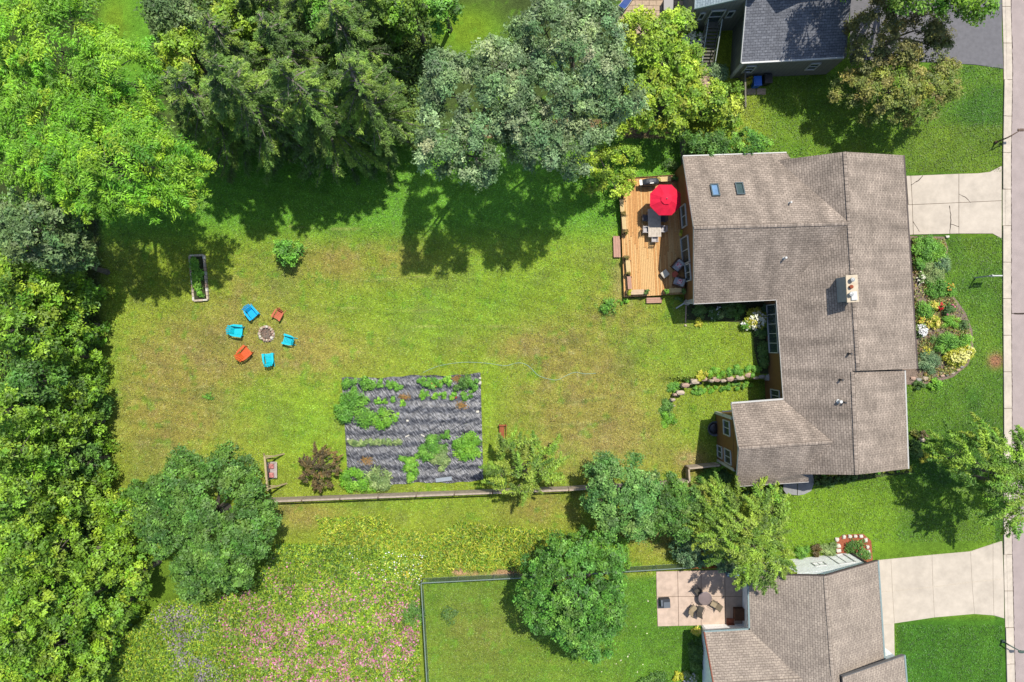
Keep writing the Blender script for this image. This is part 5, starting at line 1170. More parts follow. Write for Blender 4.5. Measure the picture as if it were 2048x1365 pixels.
veg([('large green mound at the top left corner of the weed fabric', 703, 770, 17, .7, 'veg', 11), ('green mound right of the top left corner mound', 732, 767, 16, .7, 'veg', 13),
 ('small round plant, first in the gap along the top row', 761, 768, 7, .4, 'veg'), ('small round plant, second in the gap along the top row', 778, 770, 8, .45, 'veg'), ('round plant ending the left half of the top row', 796, 771, 9, .5, 'veg'),
 ('wide tomato mound in the second row', 712, 800, 26, .9, 'veg', 15), ('dark tomato mound spilling over the left edge of the fabric', 690, 826, 23, .9, 'veg', 17), ('big tomato mound at the left of the third row', 733, 834, 22, .9, 'veg', 17), ('tomato mound ending the third row', 766, 836, 19, .8, 'vegb', 17),
 ('small lettuce sized plant alone past the third row', 793, 833, 7, .35, 'vegb'), ('tiny plant, first after the second row mound', 756, 802, 6, .3, 'vegb'), ('tiny plant, second after the second row mound', 771, 802, 5, .3, 'vegb'), ('tiny plant, third after the second row mound', 787, 801, 6, .35, 'veg'), ('tiny plant ending the second row with reddish leaves', 805, 806, 6, .3, 'vegb', 6),
 ('leafy mound starting the right half of the top row', 851, 765, 14, .6, 'veg', 9), ('dark plant with orange fruit in the top row', 872, 768, 12, .6, 'veg', 11, ((200, 120, 60), 3, .07)), ('round plant in the middle of the right top row', 894, 763, 9, .5, 'vegb'), ('tall dark plant near the right end of the top row', 931, 766, 12, .8, 'dark', 13), ('pale leafy plant at the right end of the top row', 947, 768, 10, .7, 'veg', 13), ('small dark plant under the right top corner', 918, 777, 8, .5, 'dark'),
 ('small bright plant, first of the right second row', 845, 791, 8, .35, 'vegb'), ('tiny plant, second of the right second row', 856, 788, 5, .3, 'veg'), ('small plant, third of the right second row', 868, 791, 6, .3, 'vegb'), ('small plant, fourth of the right second row', 885, 791, 7, .3, 'vegb'), ('small plant with red flowers in the right second row', 906, 793, 8, .35, 'vegb', 7, ((190, 60, 50), 4, .07)), ('small dark plant near the right edge in the second row', 929, 793, 8, .4, 'veg'), ('smallest plant at the right edge of the second row', 943, 788, 6, .3, 'veg')])
ORD = 'first second third fourth fifth sixth seventh eighth ninth tenth eleventh twelfth thirteenth fourteenth fifteenth'.split()
for i in range(13): plant('leek_plant', ORD[i] + ' grey green leek from the left in the straight row across the fabric', 700 + i * 8.4, 886 - i * .25, 6.5, .45, 'vegg', V, ls=(.26, .05), spiky=True, group='leeks in a straight row', dens=.9)
veg([('bright green rounded bush at the lower left corner of the fabric', 712, 960, 30, .8, 'vegb', 20), ('grey green bushy herb beside the bright corner bush', 760, 956, 22, .9, 'vegg', 22), ('yellow green low plant between the bright bush and the herb', 741, 972, 16, .5, 'vegb', 9),
 ('pale squash patch at the upper arm of the V', 820, 921, 20, .4, 'vegb', 10), ('pale squash patch in the middle of the V', 824, 940, 13, .4, 'vegb', 14), ('pale squash vine tip at the lower end of the V', 820, 957, 9, .35, 'vegb', 13),
 ('dark squash mound next to the V patch', 858, 905, 17, .6, 'veg', 15), ('leafy squash mound reaching up the fabric', 873, 887, 20, .6, 'veg', 15), ('narrow squash tip pointing up between the mounds', 891, 872, 9, .5, 'veg', 10), ('silvery squash patch below the leafy mound', 883, 912, 18, .5, 'vegg', 18), ('silvery squash vine tip hanging down the fabric', 886, 932, 8, .4, 'vegg', 10),
 ('large bright green round mound at the right edge of the fabric', 930, 883, 26, .7, 'vegb', 18), ('large dark green mound below the bright one at the right edge', 934, 905, 24, .7, 'vegb', 14)])
tag(MB().box((W(888, 958).x, W(888, 958).y, .2), (1.35, .32, .22), .12).build('grey_crate', mat('light_grey_plastic', A(168, 176, 182), .5, .08)), 'long light grey box lying at the lower edge of the fabric', 'box')
for lab, x, y, a in (('short pale stake lying on the middle of the fabric', 815, 872, .5), ('short pale stake lying right of the other one', 846, 871, -.5)): tag(MB().box((W(x, y).x, W(x, y).y, .15), (.36, .09, .06), a).build('wooden_stake', WHST), lab, 'stake')
for lab, x, y, s in (('largest white stone on the upper right fabric corner', 959, 766, 9), ('white stone just above the corner stone', 960, 757, 6), ('small white stone on the right edge of the fabric', 955, 824, 8), ('pale stone on the fabric between the tomato mounds', 815, 842, 6), ('small stone near the left edge of the leek row', 696, 879, 6)): tag(MB().rock(W(x, y, .12), (M(s), M(s) * .8, .22), int(x)).build('stone', WHST), lab, 'stone')
k = 0
for lab, x, y, r_ in (('reddish dead leaf patch near the bright corner bush', 734, 922, 13), ('dried leaf patch on the bare right side of the fabric', 923, 811, 11), ('dried leaf patch at the top right of the fabric', 915, 758, 12), ('dry straw patch on the left middle of the fabric', 810, 794, 10)):
    P_ = rng.normal(size=(160, 3)) * [M(r_) * .5, M(r_) * .3, .01] + [0, 0, .03]; o = leaves('dead_leaves', P_, rng.normal(size=(160, 3)) * .4 + [0, 0, 1], .12, .07, pick('dry', 160) * [1.1, .85, .8], None); o.location = W(x, y, .13); tag(o, lab, 'dead leaves', kind='stuff')

# ================================================================== SHRUBS, BORDERS AND FLOWERS
YEL = (240, 220, 110); CRM = (244, 240, 214)
def P(name, label, x, y, r, h, pal, **k):
    if 'ry' in k and k['ry']: k['ry'] *= 1.15
    return plant(name, label, x, y, r * 1.15, h, pal, k.pop('cat', 'plant'), **k)
P('shrub', 'bushy bright green shrub beside the driveway end of the flower bed', 1846, 497, 24, 1.0, 'veg', cat='shrub'); P('shrub', 'green shrub right of the driveway shrub', 1866, 510, 17, .8, 'vegb', cat='shrub')
P('shrub', 'bluish green leafy clump in the upper flower bed', 1878, 529, 16, .7, 'blue', cat='shrub', ls=(.2, .07)); P('shrub', 'grey green feathery clump below the bluish one', 1860, 545, 20, .7, 'vegg', cat='shrub', ls=(.18, .05)); P('shrub', 'leafy green clump pressed against the house at the upper bed', 1836, 530, 13, .7, 'veg', cat='shrub')
P('hosta', 'green clump with yellow orange daylilies near the lawn edge', 1890, 580, 14, .6, 'veg', fl=((240, 180, 60), 10, .1)); P('shrub', 'mid green clump in the middle of the flower bed', 1868, 575, 18, .7, 'veg', cat='shrub'); P('perennial', 'pale cream flowering plant beside the roof edge', 1838, 557, 6, .5, 'vegg', ry=12, fl=(CRM, 14, .1))
P('perennial', 'clump of crimson red flowers in the front bed', 1875, 614, 7, .6, 'veg', fl=((214, 34, 44), 26, .1)); P('shrub', 'dark green rose bush with pink blooms in the front bed', 1891, 618, 12, .7, 'shade', cat='shrub', fl=((236, 110, 150), 3, .11)); P('perennial', 'yellow flowering clump beside the crimson flowers', 1862, 612, 9, .6, 'yelg', fl=(YEL, 14, .1))
P('shrub', 'green mound against the house left of the crimson flowers', 1846, 622, 15, .7, 'veg', cat='shrub'); P('perennial', 'clump of pale yellow lilies in the middle bed', 1862, 645, 12, .6, 'yelg', fl=(YEL, 26, .11)); P('perennial', 'orange and green clump at the house edge', 1838, 640, 7, .5, 'yelg', fl=((240, 190, 90), 6, .09))
P('shrub', 'white flowering shrub partly under the roof edge', 1838, 661, 10, .7, 'vegg', ry=11, cat='shrub', fl=((250, 250, 246), 34, .13)); P('grass_clump', 'wide pale green grassy clump in the right of the bed', 1899, 643, 18, .5, 'vegb', ry=11, ls=(.26, .05), spiky=True); P('shrub', 'darker green clump at the outer edge of the bed', 1926, 652, 12, .5, 'shade', cat='shrub', ry=9)
P('shrub', 'spiky green shrub left of the big pale yellow hydrangea', 1888, 687, 20, .9, 'veg', cat='shrub', ls=(.24, .06), spiky=True); P('shrub', 'green clump with brownish centre above the pale yellow hydrangea', 1917, 683, 17, .8, 'vegb', cat='shrub'); P('hydrangea', 'big pale yellow hydrangea at the lower end of the front bed', 1908, 712, 22, .9, 'yelg', cat='shrub', ry=15, fl=((240, 236, 140), 60, .15)); P('hydrangea', 'smaller pale yellow hydrangea lobe near the lawn', 1926, 702, 13, .8, 'yelg', cat='shrub', fl=((240, 236, 150), 26, .14))
P('shrub', 'grey green mound near the lower house corner', 1853, 725, 19, .7, 'blue', cat='shrub', ls=(.16, .06)); P('perennial', 'yellow tipped clump above the grey green mound', 1848, 703, 8, .5, 'yelg', fl=(YEL, 6, .09)); P('shrub', 'round green clump in the mulch below the red flowers', 1868, 680, 9, .4, 'shade', cat='shrub')
P('hosta', 'leafy green plant below the rock edging', 1868, 768, 14, .5, 'vegb', ry=10); P('shrub', 'dark low shrub under the step of the roof', 1836, 772, 12, .5, 'shade', cat='shrub', ry=8); P('shrub', 'brownish shrub above the tan boulder', 1847, 869, 9, .5, 'purple', cat='shrub'); P('shrub', 'yellowish small shrub left of the brownish one', 1830, 866, 8, .5, 'crab', cat='shrub'); P('shrub', 'dark blue green bush at the lower front corner of the house', 1826, 896, 13, .8, 'shade', cat='shrub', ry=18); P('hosta', 'yellow green hosta below the dark corner bush', 1842, 913, 10, .4, 'yelg')
for i, x in enumerate(range(1648, 1826, 12)): P('hosta', ORD[i] + ' small hosta from the left in the row along the lower house end', x, 946 - (x - 1648) * .06 + (i % 2) * 1.5, 6, .3, 'yelg' if i % 3 else 'vegb', group='hostas along the house end', ls=(.14, .09))
for lab, x, y, r_, ry_ in (('dark green hedge piece left in the shade below the house', 1650, 962, 22, 9), ('dark green hedge piece right in the shade below the house', 1692, 957, 22, 7)): P('shrub', lab, x, y, r_, .6, 'shade', cat='shrub', ry=ry_)
# courtyard
P('hydrangea', 'white flowering hydrangea in the sunny corner of the courtyard', 1506, 640, 19, 1.0, 'yelg', cat='shrub', ry=18, fl=((250, 250, 225), 44, .16)); P('hydrangea', 'darker leafy half of the white hydrangea bush', 1488, 648, 11, .7, 'veg', cat='shrub', fl=((250, 250, 240), 8, .12))
for lab, x, y, r_, pal, f in (('shaded fern nearest the bird bath under the gutter', 1400, 622, 13, 'shade', None), ('shaded leafy plant with pale flower spikes under the gutter', 1428, 624, 14, 'shade', ((225, 230, 225), 10, .08)), ('shaded plant with pale variegated leaves below the gutter', 1436, 628, 9, 'vegg', None), ('dark fern in the middle of the shaded border', 1456, 620, 14, 'shade', None), ('yellowish plant at the sunny edge of the shaded border', 1395, 644, 7, 'yelg', None), ('dark green plant left of the white hydrangea', 1476, 624, 12, 'dark', None), ('shaded hosta in the inner courtyard corner', 1532, 620, 12, 'blue', None), ('green hosta right of the white hydrangea', 1528, 645, 11, 'veg', ((240, 240, 230), 3, .09)), ('shaded hosta halfway down the courtyard wall', 1524, 668, 13, 'shade', None), ('pale blue green hosta halfway down the courtyard wall', 1541, 690, 8, 'vegg', None), ('low shaded plant below the pale hosta', 1526, 700, 14, 'shade', None), ('dark fern near the lower courtyard windows', 1528, 724, 13, 'shade', None), ('reddish flowered plant near the lower courtyard windows', 1539, 728, 6, 'purple', ((190, 90, 70), 4, .08))):
    P('shade_plant', lab, x, y, r_, .5, pal, fl=f)
for lab, x, y, r_, ry_, pal in (('dark green weeds above the right end of the stone wall', 1505, 741, 13, 8, 'veg'), ('leafy dark plant above the middle of the stone wall', 1468, 743, 15, 8, 'veg'), ('pale green plant above the middle of the stone wall', 1434, 746, 14, 8, 'vegb'), ('yellow green plant above the left part of the stone wall', 1402, 752, 12, 7, 'yelg'), ('green plant outside the bend of the stone wall', 1375, 760, 11, 7, 'veg'), ('leafy clump outside the left curve of the stone wall', 1346, 775, 13, 9, 'veg'), ('dark leafy clump at the left foot of the stone wall', 1330, 818, 12, 14, 'dark'), ('bright green clump at the lower left end of the stone wall', 1336, 842, 13, 10, 'vegb'), ('bright ground cover below the dark leafy clump', 1326, 833, 7, 9, 'vegb'),
 ('green plant under the stone wall, left one', 1395, 780, 13, 7, 'veg'), ('green plant under the stone wall, second from the left', 1420, 777, 11, 6, 'vegb'), ('dark plant under the middle of the stone wall', 1446, 774, 13, 6, 'veg'), ('green plant under the right half of the stone wall', 1476, 773, 13, 6, 'veg'), ('yellow green plant at the right foot of the stone wall', 1497, 768, 9, 6, 'vegb')):
    P('ground_cover_plant', lab, x, y, r_ * 1.15, .35, pal, ry=ry_ * 1.2)
for lab, x, y, r_, ry_, pal, h in (('bright leafy bush below the fence return beside the house', 1412, 955, 17, 17, 'veg', 1.0), ('dark shaded bush under the lower left roof corner', 1440, 960, 20, 18, 'shade', .9), ('leafy vine on the short fence return', 1432, 932, 16, 7, 'vegb', .9), ('green shrub below the lower gutter', 1500, 985, 20, 8, 'shade', .6), ('bright low plant left of the grey landing', 1560, 984, 12, 7, 'vegb', .5), ('dark groundcover left of the grey landing', 1538, 982, 14, 8, 'shade', .5)):
    P('shrub', lab, x, y, r_, h, pal, cat='shrub', ry=ry_)
P('grass_clump', 'dark green spiky clump at the white wall of the neighbour', 1602, 1103, 15, .6, 'veg', ls=(.3, .05), spiky=True, ry=11); P('shrub', 'small purplish shrub between two spiky clumps', 1629, 1101, 11, .5, 'purple', cat='shrub', ry=10); P('grass_clump', 'pale striped spiky clump beside the white stone ring', 1655, 1098, 16, .6, 'vegg', ls=(.32, .06), spiky=True, ry=13)
P('shrub', 'green shrub with reddish tips inside the white stone ring', 1714, 1101, 20, .7, 'oak', cat='shrub', fl=((170, 70, 50), 10, .07))
P('shrub', 'twiggy yellow flowering bush at the lower edge of the patio', 1392, 1258, 12, .6, 'yelg', cat='shrub', ry=8, fl=(YEL, 14, .09)); P('shrub', 'shaded leafy bush beside the pale blue wall', 1392, 1300, 13, .7, 'shade', cat='shrub', ry=22); P('shrub', 'shaded bush further down the pale blue wall', 1390, 1335, 12, .6, 'shade', cat='shrub', ry=18)
P('perennial', 'white flowering plant at the bottom edge below the neighbour wing', 1378, 1356, 13, .6, 'vegg', fl=((240, 236, 240), 30, .1)); P('perennial', 'yellow green plant left of the white flowering one at the bottom edge', 1357, 1352, 10, .5, 'yelg'); P('shrub', 'brownish low shrub at the bottom edge of the neighbour lawn', 1312, 1362, 18, .5, 'oak', cat='shrub'); P('shrub', 'dark green low shrub at the bottom edge near the maple', 1282, 1366, 12, .6, 'dark', cat='shrub')
P('weed_patch', 'sparse twiggy dark weed patch on the fenced neighbour lawn', 899, 1231, 14, .3, 'shade', ry=16, dens=.35); P('shrub', 'round dark grey green bush beside the chain link fence', 827, 1224, 19, 1.0, 'dark', cat='shrub', ry=23)
P('shrub', 'small dark spindly shrub on the lawn left of the deck', 1217, 613, 17, .7, 'veg', cat='shrub', dens=.55, ry=14); P('weed_patch', 'low green weeds at the near left foot of the deck', 1246, 602, 10, .4, 'vegb', ry=6, dens=.6); P('weed_patch', 'low green weeds right of the end step', 1352, 598, 16, .35, 'shade', ry=5, dens=.6)
P('hydrangea', 'cream flowering hydrangea at the foot of the outdoor stairs', 1384, 92, 22, 1.4, 'vegb', cat='shrub', ry=17, fl=((246, 244, 214), 70, .17)); P('shrub', 'blue green shrub between the stairs and the garage wall', 1434, 150, 16, .9, 'blue', cat='shrub', ry=17); P('shrub', 'yellow leaved plant beside the blue bin', 1496, 165, 8, .6, 'yelg', cat='shrub', fl=((236, 190, 60), 8, .08), ry=11)
P('perennial', 'yellow and orange flowering clump on the meadow corner by the fence', 815, 1145, 7, .5, 'yelg', fl=((240, 190, 60), 8, .09)); P('weed_patch', 'dark green weeds in the brown lawn left of the garden', 420, 793, 12, .2, 'veg', ry=8, dens=.3)
P('shrub', 'climbing plant at the far right corner of the deck', 1370, 345, 10, 1.0, 'shade', cat='shrub', ry=8); P('shrub', 'shaded leaves on the lawn side of the picket fence', 1340, 330, 14, .7, 'shade', cat='shrub', ry=12, dens=.6)
# ================================================================== MEADOW, TALL GRASS, LAWN TUFTS
def poly_pts(poly, n_):
    xs = [p[0] for p in poly]; ysx = [p[1] for p in poly]; P_ = np.stack([rng.uniform(min(xs), max(xs), n_), rng.uniform(min(ysx), max(ysx), n_)], 1)
    ins = np.zeros(n_, bool); j = len(poly) - 1
    for i in range(len(poly)):
        xi, yi = poly[i]; xj, yj = poly[j]; ins ^= ((yi > P_[:, 1]) != (yj > P_[:, 1])) & (P_[:, 0] < (xj - xi) * (P_[:, 1] - yi) / (yj - yi + 1e-9) + xi); j = i
    return P_[ins]
def gw(P_, z):
    k = CAMH / FPX; x = (P_[:, 0] - 1024) * k; y = (682.5 - P_[:, 1]) * k; return np.stack([x, y, terrain(x, y) + z], 1)
def cover(name, label, cat, poly, n_, cols, ls, h, mask=None, m=LEAF, quad=False, lean=.6):
    P_ = poly_pts(poly, n_)
    if mask is not None: P_ = P_[rng.random(len(P_)) < mask(P_[:, 0], P_[:, 1])]
    Q = gw(P_, rng.uniform(h * .15, h, len(P_))); k = len(Q); i = rng.integers(0, len(cols), k); col = np.array(cols)[i] * rng.uniform(.7, 1.3, (k, 1))
    col *= (.75 + .5 * fbm(Q[:, 0], Q[:, 1], 1.3, 91))[:, None]; s = rng.uniform(.6, 1.4, k)
    if h > .45: Q[:, 2] = Q[:, 2] * (.35 + 1.7 * fbm(Q[:, 0], Q[:, 1], 1.1, 95)) + .02
    o = leaves(name, Q, rng.normal(size=(k, 3)) * lean + [0, 0, 1], ls[0] * s, ls[1] * s, col, None, m=m, quad=quad); tag(o, label, cat, kind='stuff'); return o
MEAD = [(560, 1085), (700, 1090), (838, 1100), (842, 1400), (220, 1400), (230, 1290), (330, 1200), (500, 1180)]
cover('meadow_foliage', 'dense green meadow foliage below the wooden fence', 'meadow', MEAD, 150000, [L3(106, 152, 40), L3(88, 134, 40), L3(138, 180, 50), L3(152, 176, 58), L3(112, 152, 46), L3(58, 98, 40)], (.22, .09), .55)
cover('front_bed_groundcover', 'mixed low ground cover and fallen petals over the front bed mulch', 'ground cover', [(1822, 476), (1886, 478), (1893, 500), (1883, 530), (1888, 570), (1908, 602), (1926, 628), (1938, 660), (1940, 700), (1930, 728), (1900, 750), (1860, 762), (1835, 764)], 26000, [L3(110, 140, 60), L3(84, 116, 52), L3(150, 150, 80), L3(120, 96, 70), L3(150, 160, 120)], (.16, .08), .25, lambda x, y: .15 + .85 * sstep(.4, .55, fbm(x / 24, y / 24, .9, 67)))
n_m = lambda x, y: np.clip((fbm(x / 24, y / 24, .9, 51) - .38) * 3.2, .06, 1) * sstep(1105, 1180, y) * sstep(420, 500, x) * (.3 + .7 * sstep(1150, 1280, y))
cover('pink_flowers', 'countless small pink flowers dotted over the meadow', 'flowers', MEAD, 78000, [A(220, 140, 168, .62), A(204, 116, 150, .62), A(222, 164, 180, .62), A(192, 124, 128, .6)], (.15, .13), .6, n_m, PETAL, True, .3)
n_l = lambda x, y: np.exp(-(((x - 375 - (y - 1250) * .35) / 40) ** 2)) * sstep(1195, 1220, y) * np.clip((fbm(x / 24, y / 24, 1.0, 53) - .3) * 3, 0, 1)
cover('lilac_flowers', 'pale lilac grey flower heads in a band left of the pink meadow', 'flowers', MEAD, 90000, [A(174, 158, 168, .5), A(188, 172, 176, .5), A(150, 140, 138, .5)], (.13, .12), .62, n_l, PETAL, True, .3)
cover('white_flowers', 'scattered small white and yellow flowers near the fence corner', 'flowers', [(700, 1090), (850, 1100), (846, 1170), (700, 1150)], 1500, [A(245, 245, 235, .8), A(236, 226, 120, .8)], (.1, .09), .6, lambda x, y: .15 + .4 * (x > 790), PETAL, True, .3)
TALL = [(640, 1035), (760, 1030), (800, 1060), (880, 1065), (920, 1045), (1130, 1060), (1135, 1140), (1060, 1144), (1000, 1136), (900, 1140), (846, 1150), (760, 1095), (640, 1085)]
cover('tall_grass', 'tall yellow green grass strip above the chain link fence', 'tall grass', TALL, 52000, [L3(150, 182, 52), L3(122, 164, 44), L3(172, 188, 66), L3(98, 144, 44), L3(150, 160, 64), L3(84, 128, 44)], (.3, .07), .5, lambda x, y: .3 + .7 * sstep(.35, .55, fbm(x / 24, y / 24, 1.2, 61)) * (sstep(1040, 1070, y) * .8 + .2))
cover('tall_grass', 'lush green tall grass clump under the upper edge of the maple', 'tall grass', [(1135, 1065), (1200, 1060), (1250, 1075), (1258, 1130), (1140, 1142)], 12000, [L3(96, 152, 44), L3(80, 130, 44), L3(120, 170, 56)], (.34, .06), .8)
# woodland understorey
cover('undergrowth', 'dark leafy undergrowth on the floor of the woodland', 'undergrowth', [(-120, 380), (170, 400), (180, 560), (195, 700), (205, 800), (216, 900), (222, 1000), (250, 1120), (300, 1200), (240, 1290), (225, 1400), (-120, 1400)], 46000, PAL['dark'] + PAL['forest'], (.26, .15), .9)
cover('undergrowth', 'dark leafy undergrowth under the conifers', 'undergrowth', [(300, -80), (860, -80), (860, 40), (870, 120), (830, 250), (600, 240), (420, 260), (320, 180)], 30000, PAL['shade'] + PAL['conifer'], (.24, .13), .7)
# lawn tufts
LG = [(185, 250), (1240, 250), (1400, 260), (1460, 300), (1480, 150), (2003, 130), (2004, 1400), (860, 1400), (850, 1155), (640, 1085), (560, 1085), (500, 1000), (230, 1000), (190, 700)]
P_ = poly_pts(LG, 460000); px_, py_ = P_[:, 0], P_[:, 1]
def inr(x0, y0, x1, y1): return (px_ > x0) & (px_ < x1) & (py_ > y0) & (py_ < y1)
bad = inr(1238, 354, 1375, 595) | inr(1350, 340, 1775, 610) | inr(1540, 600, 1790, 925) | inr(1442, 826, 1760, 926) | inr(1770, 344, 2010, 474) | inr(1750, 1085, 2010, 1250) | inr(684, 750, 967, 970) | inr(1312, 1130, 1500, 1253) | inr(1484, 1105, 1790, 1400) | inr(1400, 1250, 1790, 1400) | inr(1668, 1066, 1746, 1125) | inr(1462, 0, 1670, 150) | inr(1566, 925, 1628, 992) | inr(382, 513, 415, 600) | (np.hypot(px_ - 534, py_ - 668) < 17) | inr(1376, 600, 1560, 645) | inr(1510, 600, 1560, 755) | inr(1755, 1240, 1790, 1320) | inr(1396, 60, 1424, 190)
def inpoly(poly):
    ins = np.zeros(len(px_), bool); j = len(poly) - 1
    for i in range(len(poly)):
        xi, yi = poly[i]; xj, yj = poly[j]; ins ^= ((yi > py_) != (yj > py_)) & (px_ < (xj - xi) * (py_ - yi) / (yj - yi + 1e-9) + xi); j = i
    return ins
bad |= inpoly([(1770, 472), (1888, 474), (1896, 500), (1885, 530), (1890, 570), (1912, 600), (1930, 625), (1944, 660), (1946, 700), (1936, 730), (1905, 755), (1860, 768), (1770, 770)])
P_ = P_[~bad]; Q = gw(P_, rng.uniform(.01, .07, len(P_))); k = len(Q); col = ground_colour(Q[:, 0], Q[:, 1]) * rng.uniform(.6, 2.1, (k, 1)) * (1 + rng.normal(size=(k, 3)) * .08); s = rng.uniform(.6, 1.5, k)
tag(leaves('lawn_tufts', Q, rng.normal(size=(k, 3)) * .4 + [0, 0, 1], .1 * s, .06 * s, col, None), 'short mown grass tufts covering the lawns', 'grass', kind='stuff')
cover('clover_flowers', 'tiny white clover flowers and fallen petals on the lower neighbour lawn', 'flowers', [(1240, 1150), (1310, 1150), (1315, 1340), (1200, 1360)], 60, [A(236, 232, 190, .8)], (.16, .12), .06, lambda x, y: .4 + 0 * x, PETAL, True, .2)

# ================================================================== TREES
def bigtree(name, label, base, c, r, zt, depth, pal, k=6, seed=0, **kw): return tree(name, label, base, lobes_auto(c[0], c[1], r, zt, depth, k, seed), pal, **kw)
# upper left locusts
tree('locust_tree', 'huge bright green feathery tree filling the upper left corner', (300, 190), [(110, 100, 95, 14, 3.5), (215, 130, 75, 13.5, 3.2), (60, 200, 75, 13, 3), (160, 230, 80, 13, 3), (240, 250, 60, 12.5, 2.8), (10, 250, 70, 12, 2.8), (20, 140, 60, 12, 2.8), (120, 180, 60, 12, 2.6), (40, 60, 70, 14, 3), (130, 25, 70, 14, 3), (265, 190, 45, 12, 2.5)], 'locust', mode='spray', rc=.8, ls=(.25, .1), dens=4.0, cover=1.15, lat=.42, trunk_r=.3, blen=1.4)
tree('locust_tree', 'bright yellow green feathery tree leaning over the upper lawn', (330, 350), [(120, 315, 75, 13.5, 2.6), (200, 330, 70, 14, 2.8), (270, 300, 62, 14, 2.8), (325, 320, 55, 13.2, 2.6), (345, 375, 38, 12, 2), (215, 385, 40, 12.8, 2), (260, 370, 46, 13, 2.2), (60, 330, 50, 12.5, 2.4), (155, 375, 42, 13, 2)], 'locust', mode='spray', rc=.8, ls=(.25, .1), dens=4.0, cover=1.15, lat=.42, trunk_r=.28, blen=1.4)
# left wood edge, from the top down
FW_ = dict(rc=.6, ls=(.27, .17), dens=2.9, cover=1.0)
bigtree('woodland_tree', 'dark grey green tree at the left edge below the bright feathery trees', (190, 530), (75, 455), 85, 12, 3.4, 'grey', 6, 1, **FW_)
bigtree('woodland_tree', 'lower grey green tree crown beside the shaded lawn corner', (215, 545), (135, 492), 50, 9.2, 2.6, 'grey', 5, 2, **FW_)
wood = [('bright green tree crown at the left edge just under the grey green tree', 25, 560, 48, 11, 'forest2'), ('small bushy green crown at the shaded wood corner', 155, 580, 36, 5.5, 'forest'), ('yellow green crown in the left wood level with the raised bed', 85, 600, 48, 9, 'forest2'), ('green crown at the left frame edge level with the fire pit', 15, 660, 48, 12, 'forest'), ('dense green crown at the wood edge level with the blue chairs', 145, 650, 40, 5.5, 'forest'),
 ('mid green crown inside the wood level with the fire pit', 80, 690, 46, 9.5, 'forest'), ('green crown on the wood edge level with the orange chair', 140, 715, 42, 6, 'forest'), ('dark green crown in the wood level with the fabric top edge', 60, 765, 46, 10.5, 'dark'), ('bushy green crown at the wood edge level with the fabric top', 150, 785, 40, 5.5, 'forest'), ('pale green crown at the left frame edge level with the fabric', 10, 820, 46, 12.5, 'forest2'),
 ('leafy crown inside the wood level with the tomato rows', 95, 840, 46, 8.5, 'forest2'), ('leafy crown at the wood edge level with the tomato rows', 165, 850, 36, 4.5, 'forest'), ('crown at the left frame edge level with the swing', 25, 905, 50, 12, 'forest2'), ('dense crown inside the wood level with the swing', 105, 920, 46, 8, 'forest'), ('lowest crown at the wood edge where the brown lawn ends', 175, 925, 36, 4.5, 'dark'),
 ('bright crown below the brown lawn corner', 185, 1010, 42, 5.5, 'forest2'), ('mid green crown left of the big oak', 115, 1010, 48, 8.5, 'forest2'), ('crown at the left frame edge level with the wooden fence', 35, 1000, 50, 12, 'forest'), ('yellow green crown touching the oak on its left side', 250, 1040, 44, 6, 'forest2'), ('crown at the left frame edge above the lower corner', 25, 1095, 52, 12, 'forest2'),
 ('wide yellow green crown in the lower left wood', 100, 1110, 54, 9.5, 'forest2'), ('yellow green crown left below the big oak', 195, 1125, 52, 7.5, 'forest2'), ('crown hugging the lower left side of the oak', 275, 1150, 40, 5.5, 'forest2'), ('crown in the lower left wood near the left frame edge', 50, 1195, 52, 10.5, 'forest2'), ('dense crown in the middle of the lower left wood', 140, 1215, 50, 8, 'forest'),
 ('crown bordering the lilac flowers', 225, 1225, 44, 5.5, 'forest2'), ('crown in the lower left corner', 20, 1290, 52, 11, 'forest'), ('yellow green crown along the bottom frame edge, inner one', 95, 1300, 52, 9, 'forest2'), ('crown at the meadow edge near the bottom frame', 175, 1310, 46, 6, 'forest2'), ('crown at the very bottom edge beside the meadow', 130, 1375, 50, 8, 'forest2'), ('crown at the very bottom left corner of the wood', 40, 1385, 52, 10, 'forest2')]
for i, (lab, x, y, r_, z, pal) in enumerate(wood):
    r_ = r_ * (.86 + .3 * ((i * 37) % 11) / 10); k_ = (CAMH - z * .6) / CAMH; bigtree('woodland_tree', lab, (1024 + (x - 1024) * k_, 682.5 + (y - 682.5) * k_), (x, y), r_, z, max(1.6, min(3.2, z * .42)), pal, 5, 20 + i, **FW_)
for i, (lab, x, y, r_, z) in enumerate((('low bush poking from the wood onto the lawn level with the fire pit', 190, 668, 20, 2.6), ('low bush at the wood edge above the level of the fabric top', 192, 735, 17, 2.4), ('low bush at the wood edge level with the fabric', 200, 812, 20, 2.8), ('low bush at the wood edge level with the leek row', 208, 885, 16, 2.2), ('low bush at the wood edge level with the swing', 212, 950, 20, 2.6), ('low bush between the wood and the upper side of the oak', 262, 992, 24, 3.0), ('small bush in the shaded corner under the grey green tree', 182, 598, 20, 2.8))):
    bigtree('bush', lab, (x, y), (x, y), r_, z, 1.4, ('forest', 'forest2', 'dark')[i % 3], 4, 300 + i, rc=.45, ls=(.24, .15), dens=2.8, trunk_r=.07, cat='bush')
tree('oak_tree', 'large dark green round tree at the left end of the wooden fence', (455, 1015), [(410, 1010, 75, 8.5, 2.6), (462, 990, 50, 7.8, 2.3), (350, 980, 52, 7.5, 2.2), (488, 1065, 56, 8, 2.3), (420, 1090, 70, 8.5, 2.5), (330, 1060, 60, 8, 2.4), (460, 1130, 50, 7, 2), (380, 1150, 46, 6.5, 2), (300, 1010, 40, 6.5, 2), (455, 935, 32, 6, 1.6), (522, 1040, 26, 6.5, 1.6), (365, 935, 26, 6, 1.5)], 'oak', rc=.62, ls=(.22, .15), dens=3.2, cover=1.15, trunk_r=.3)
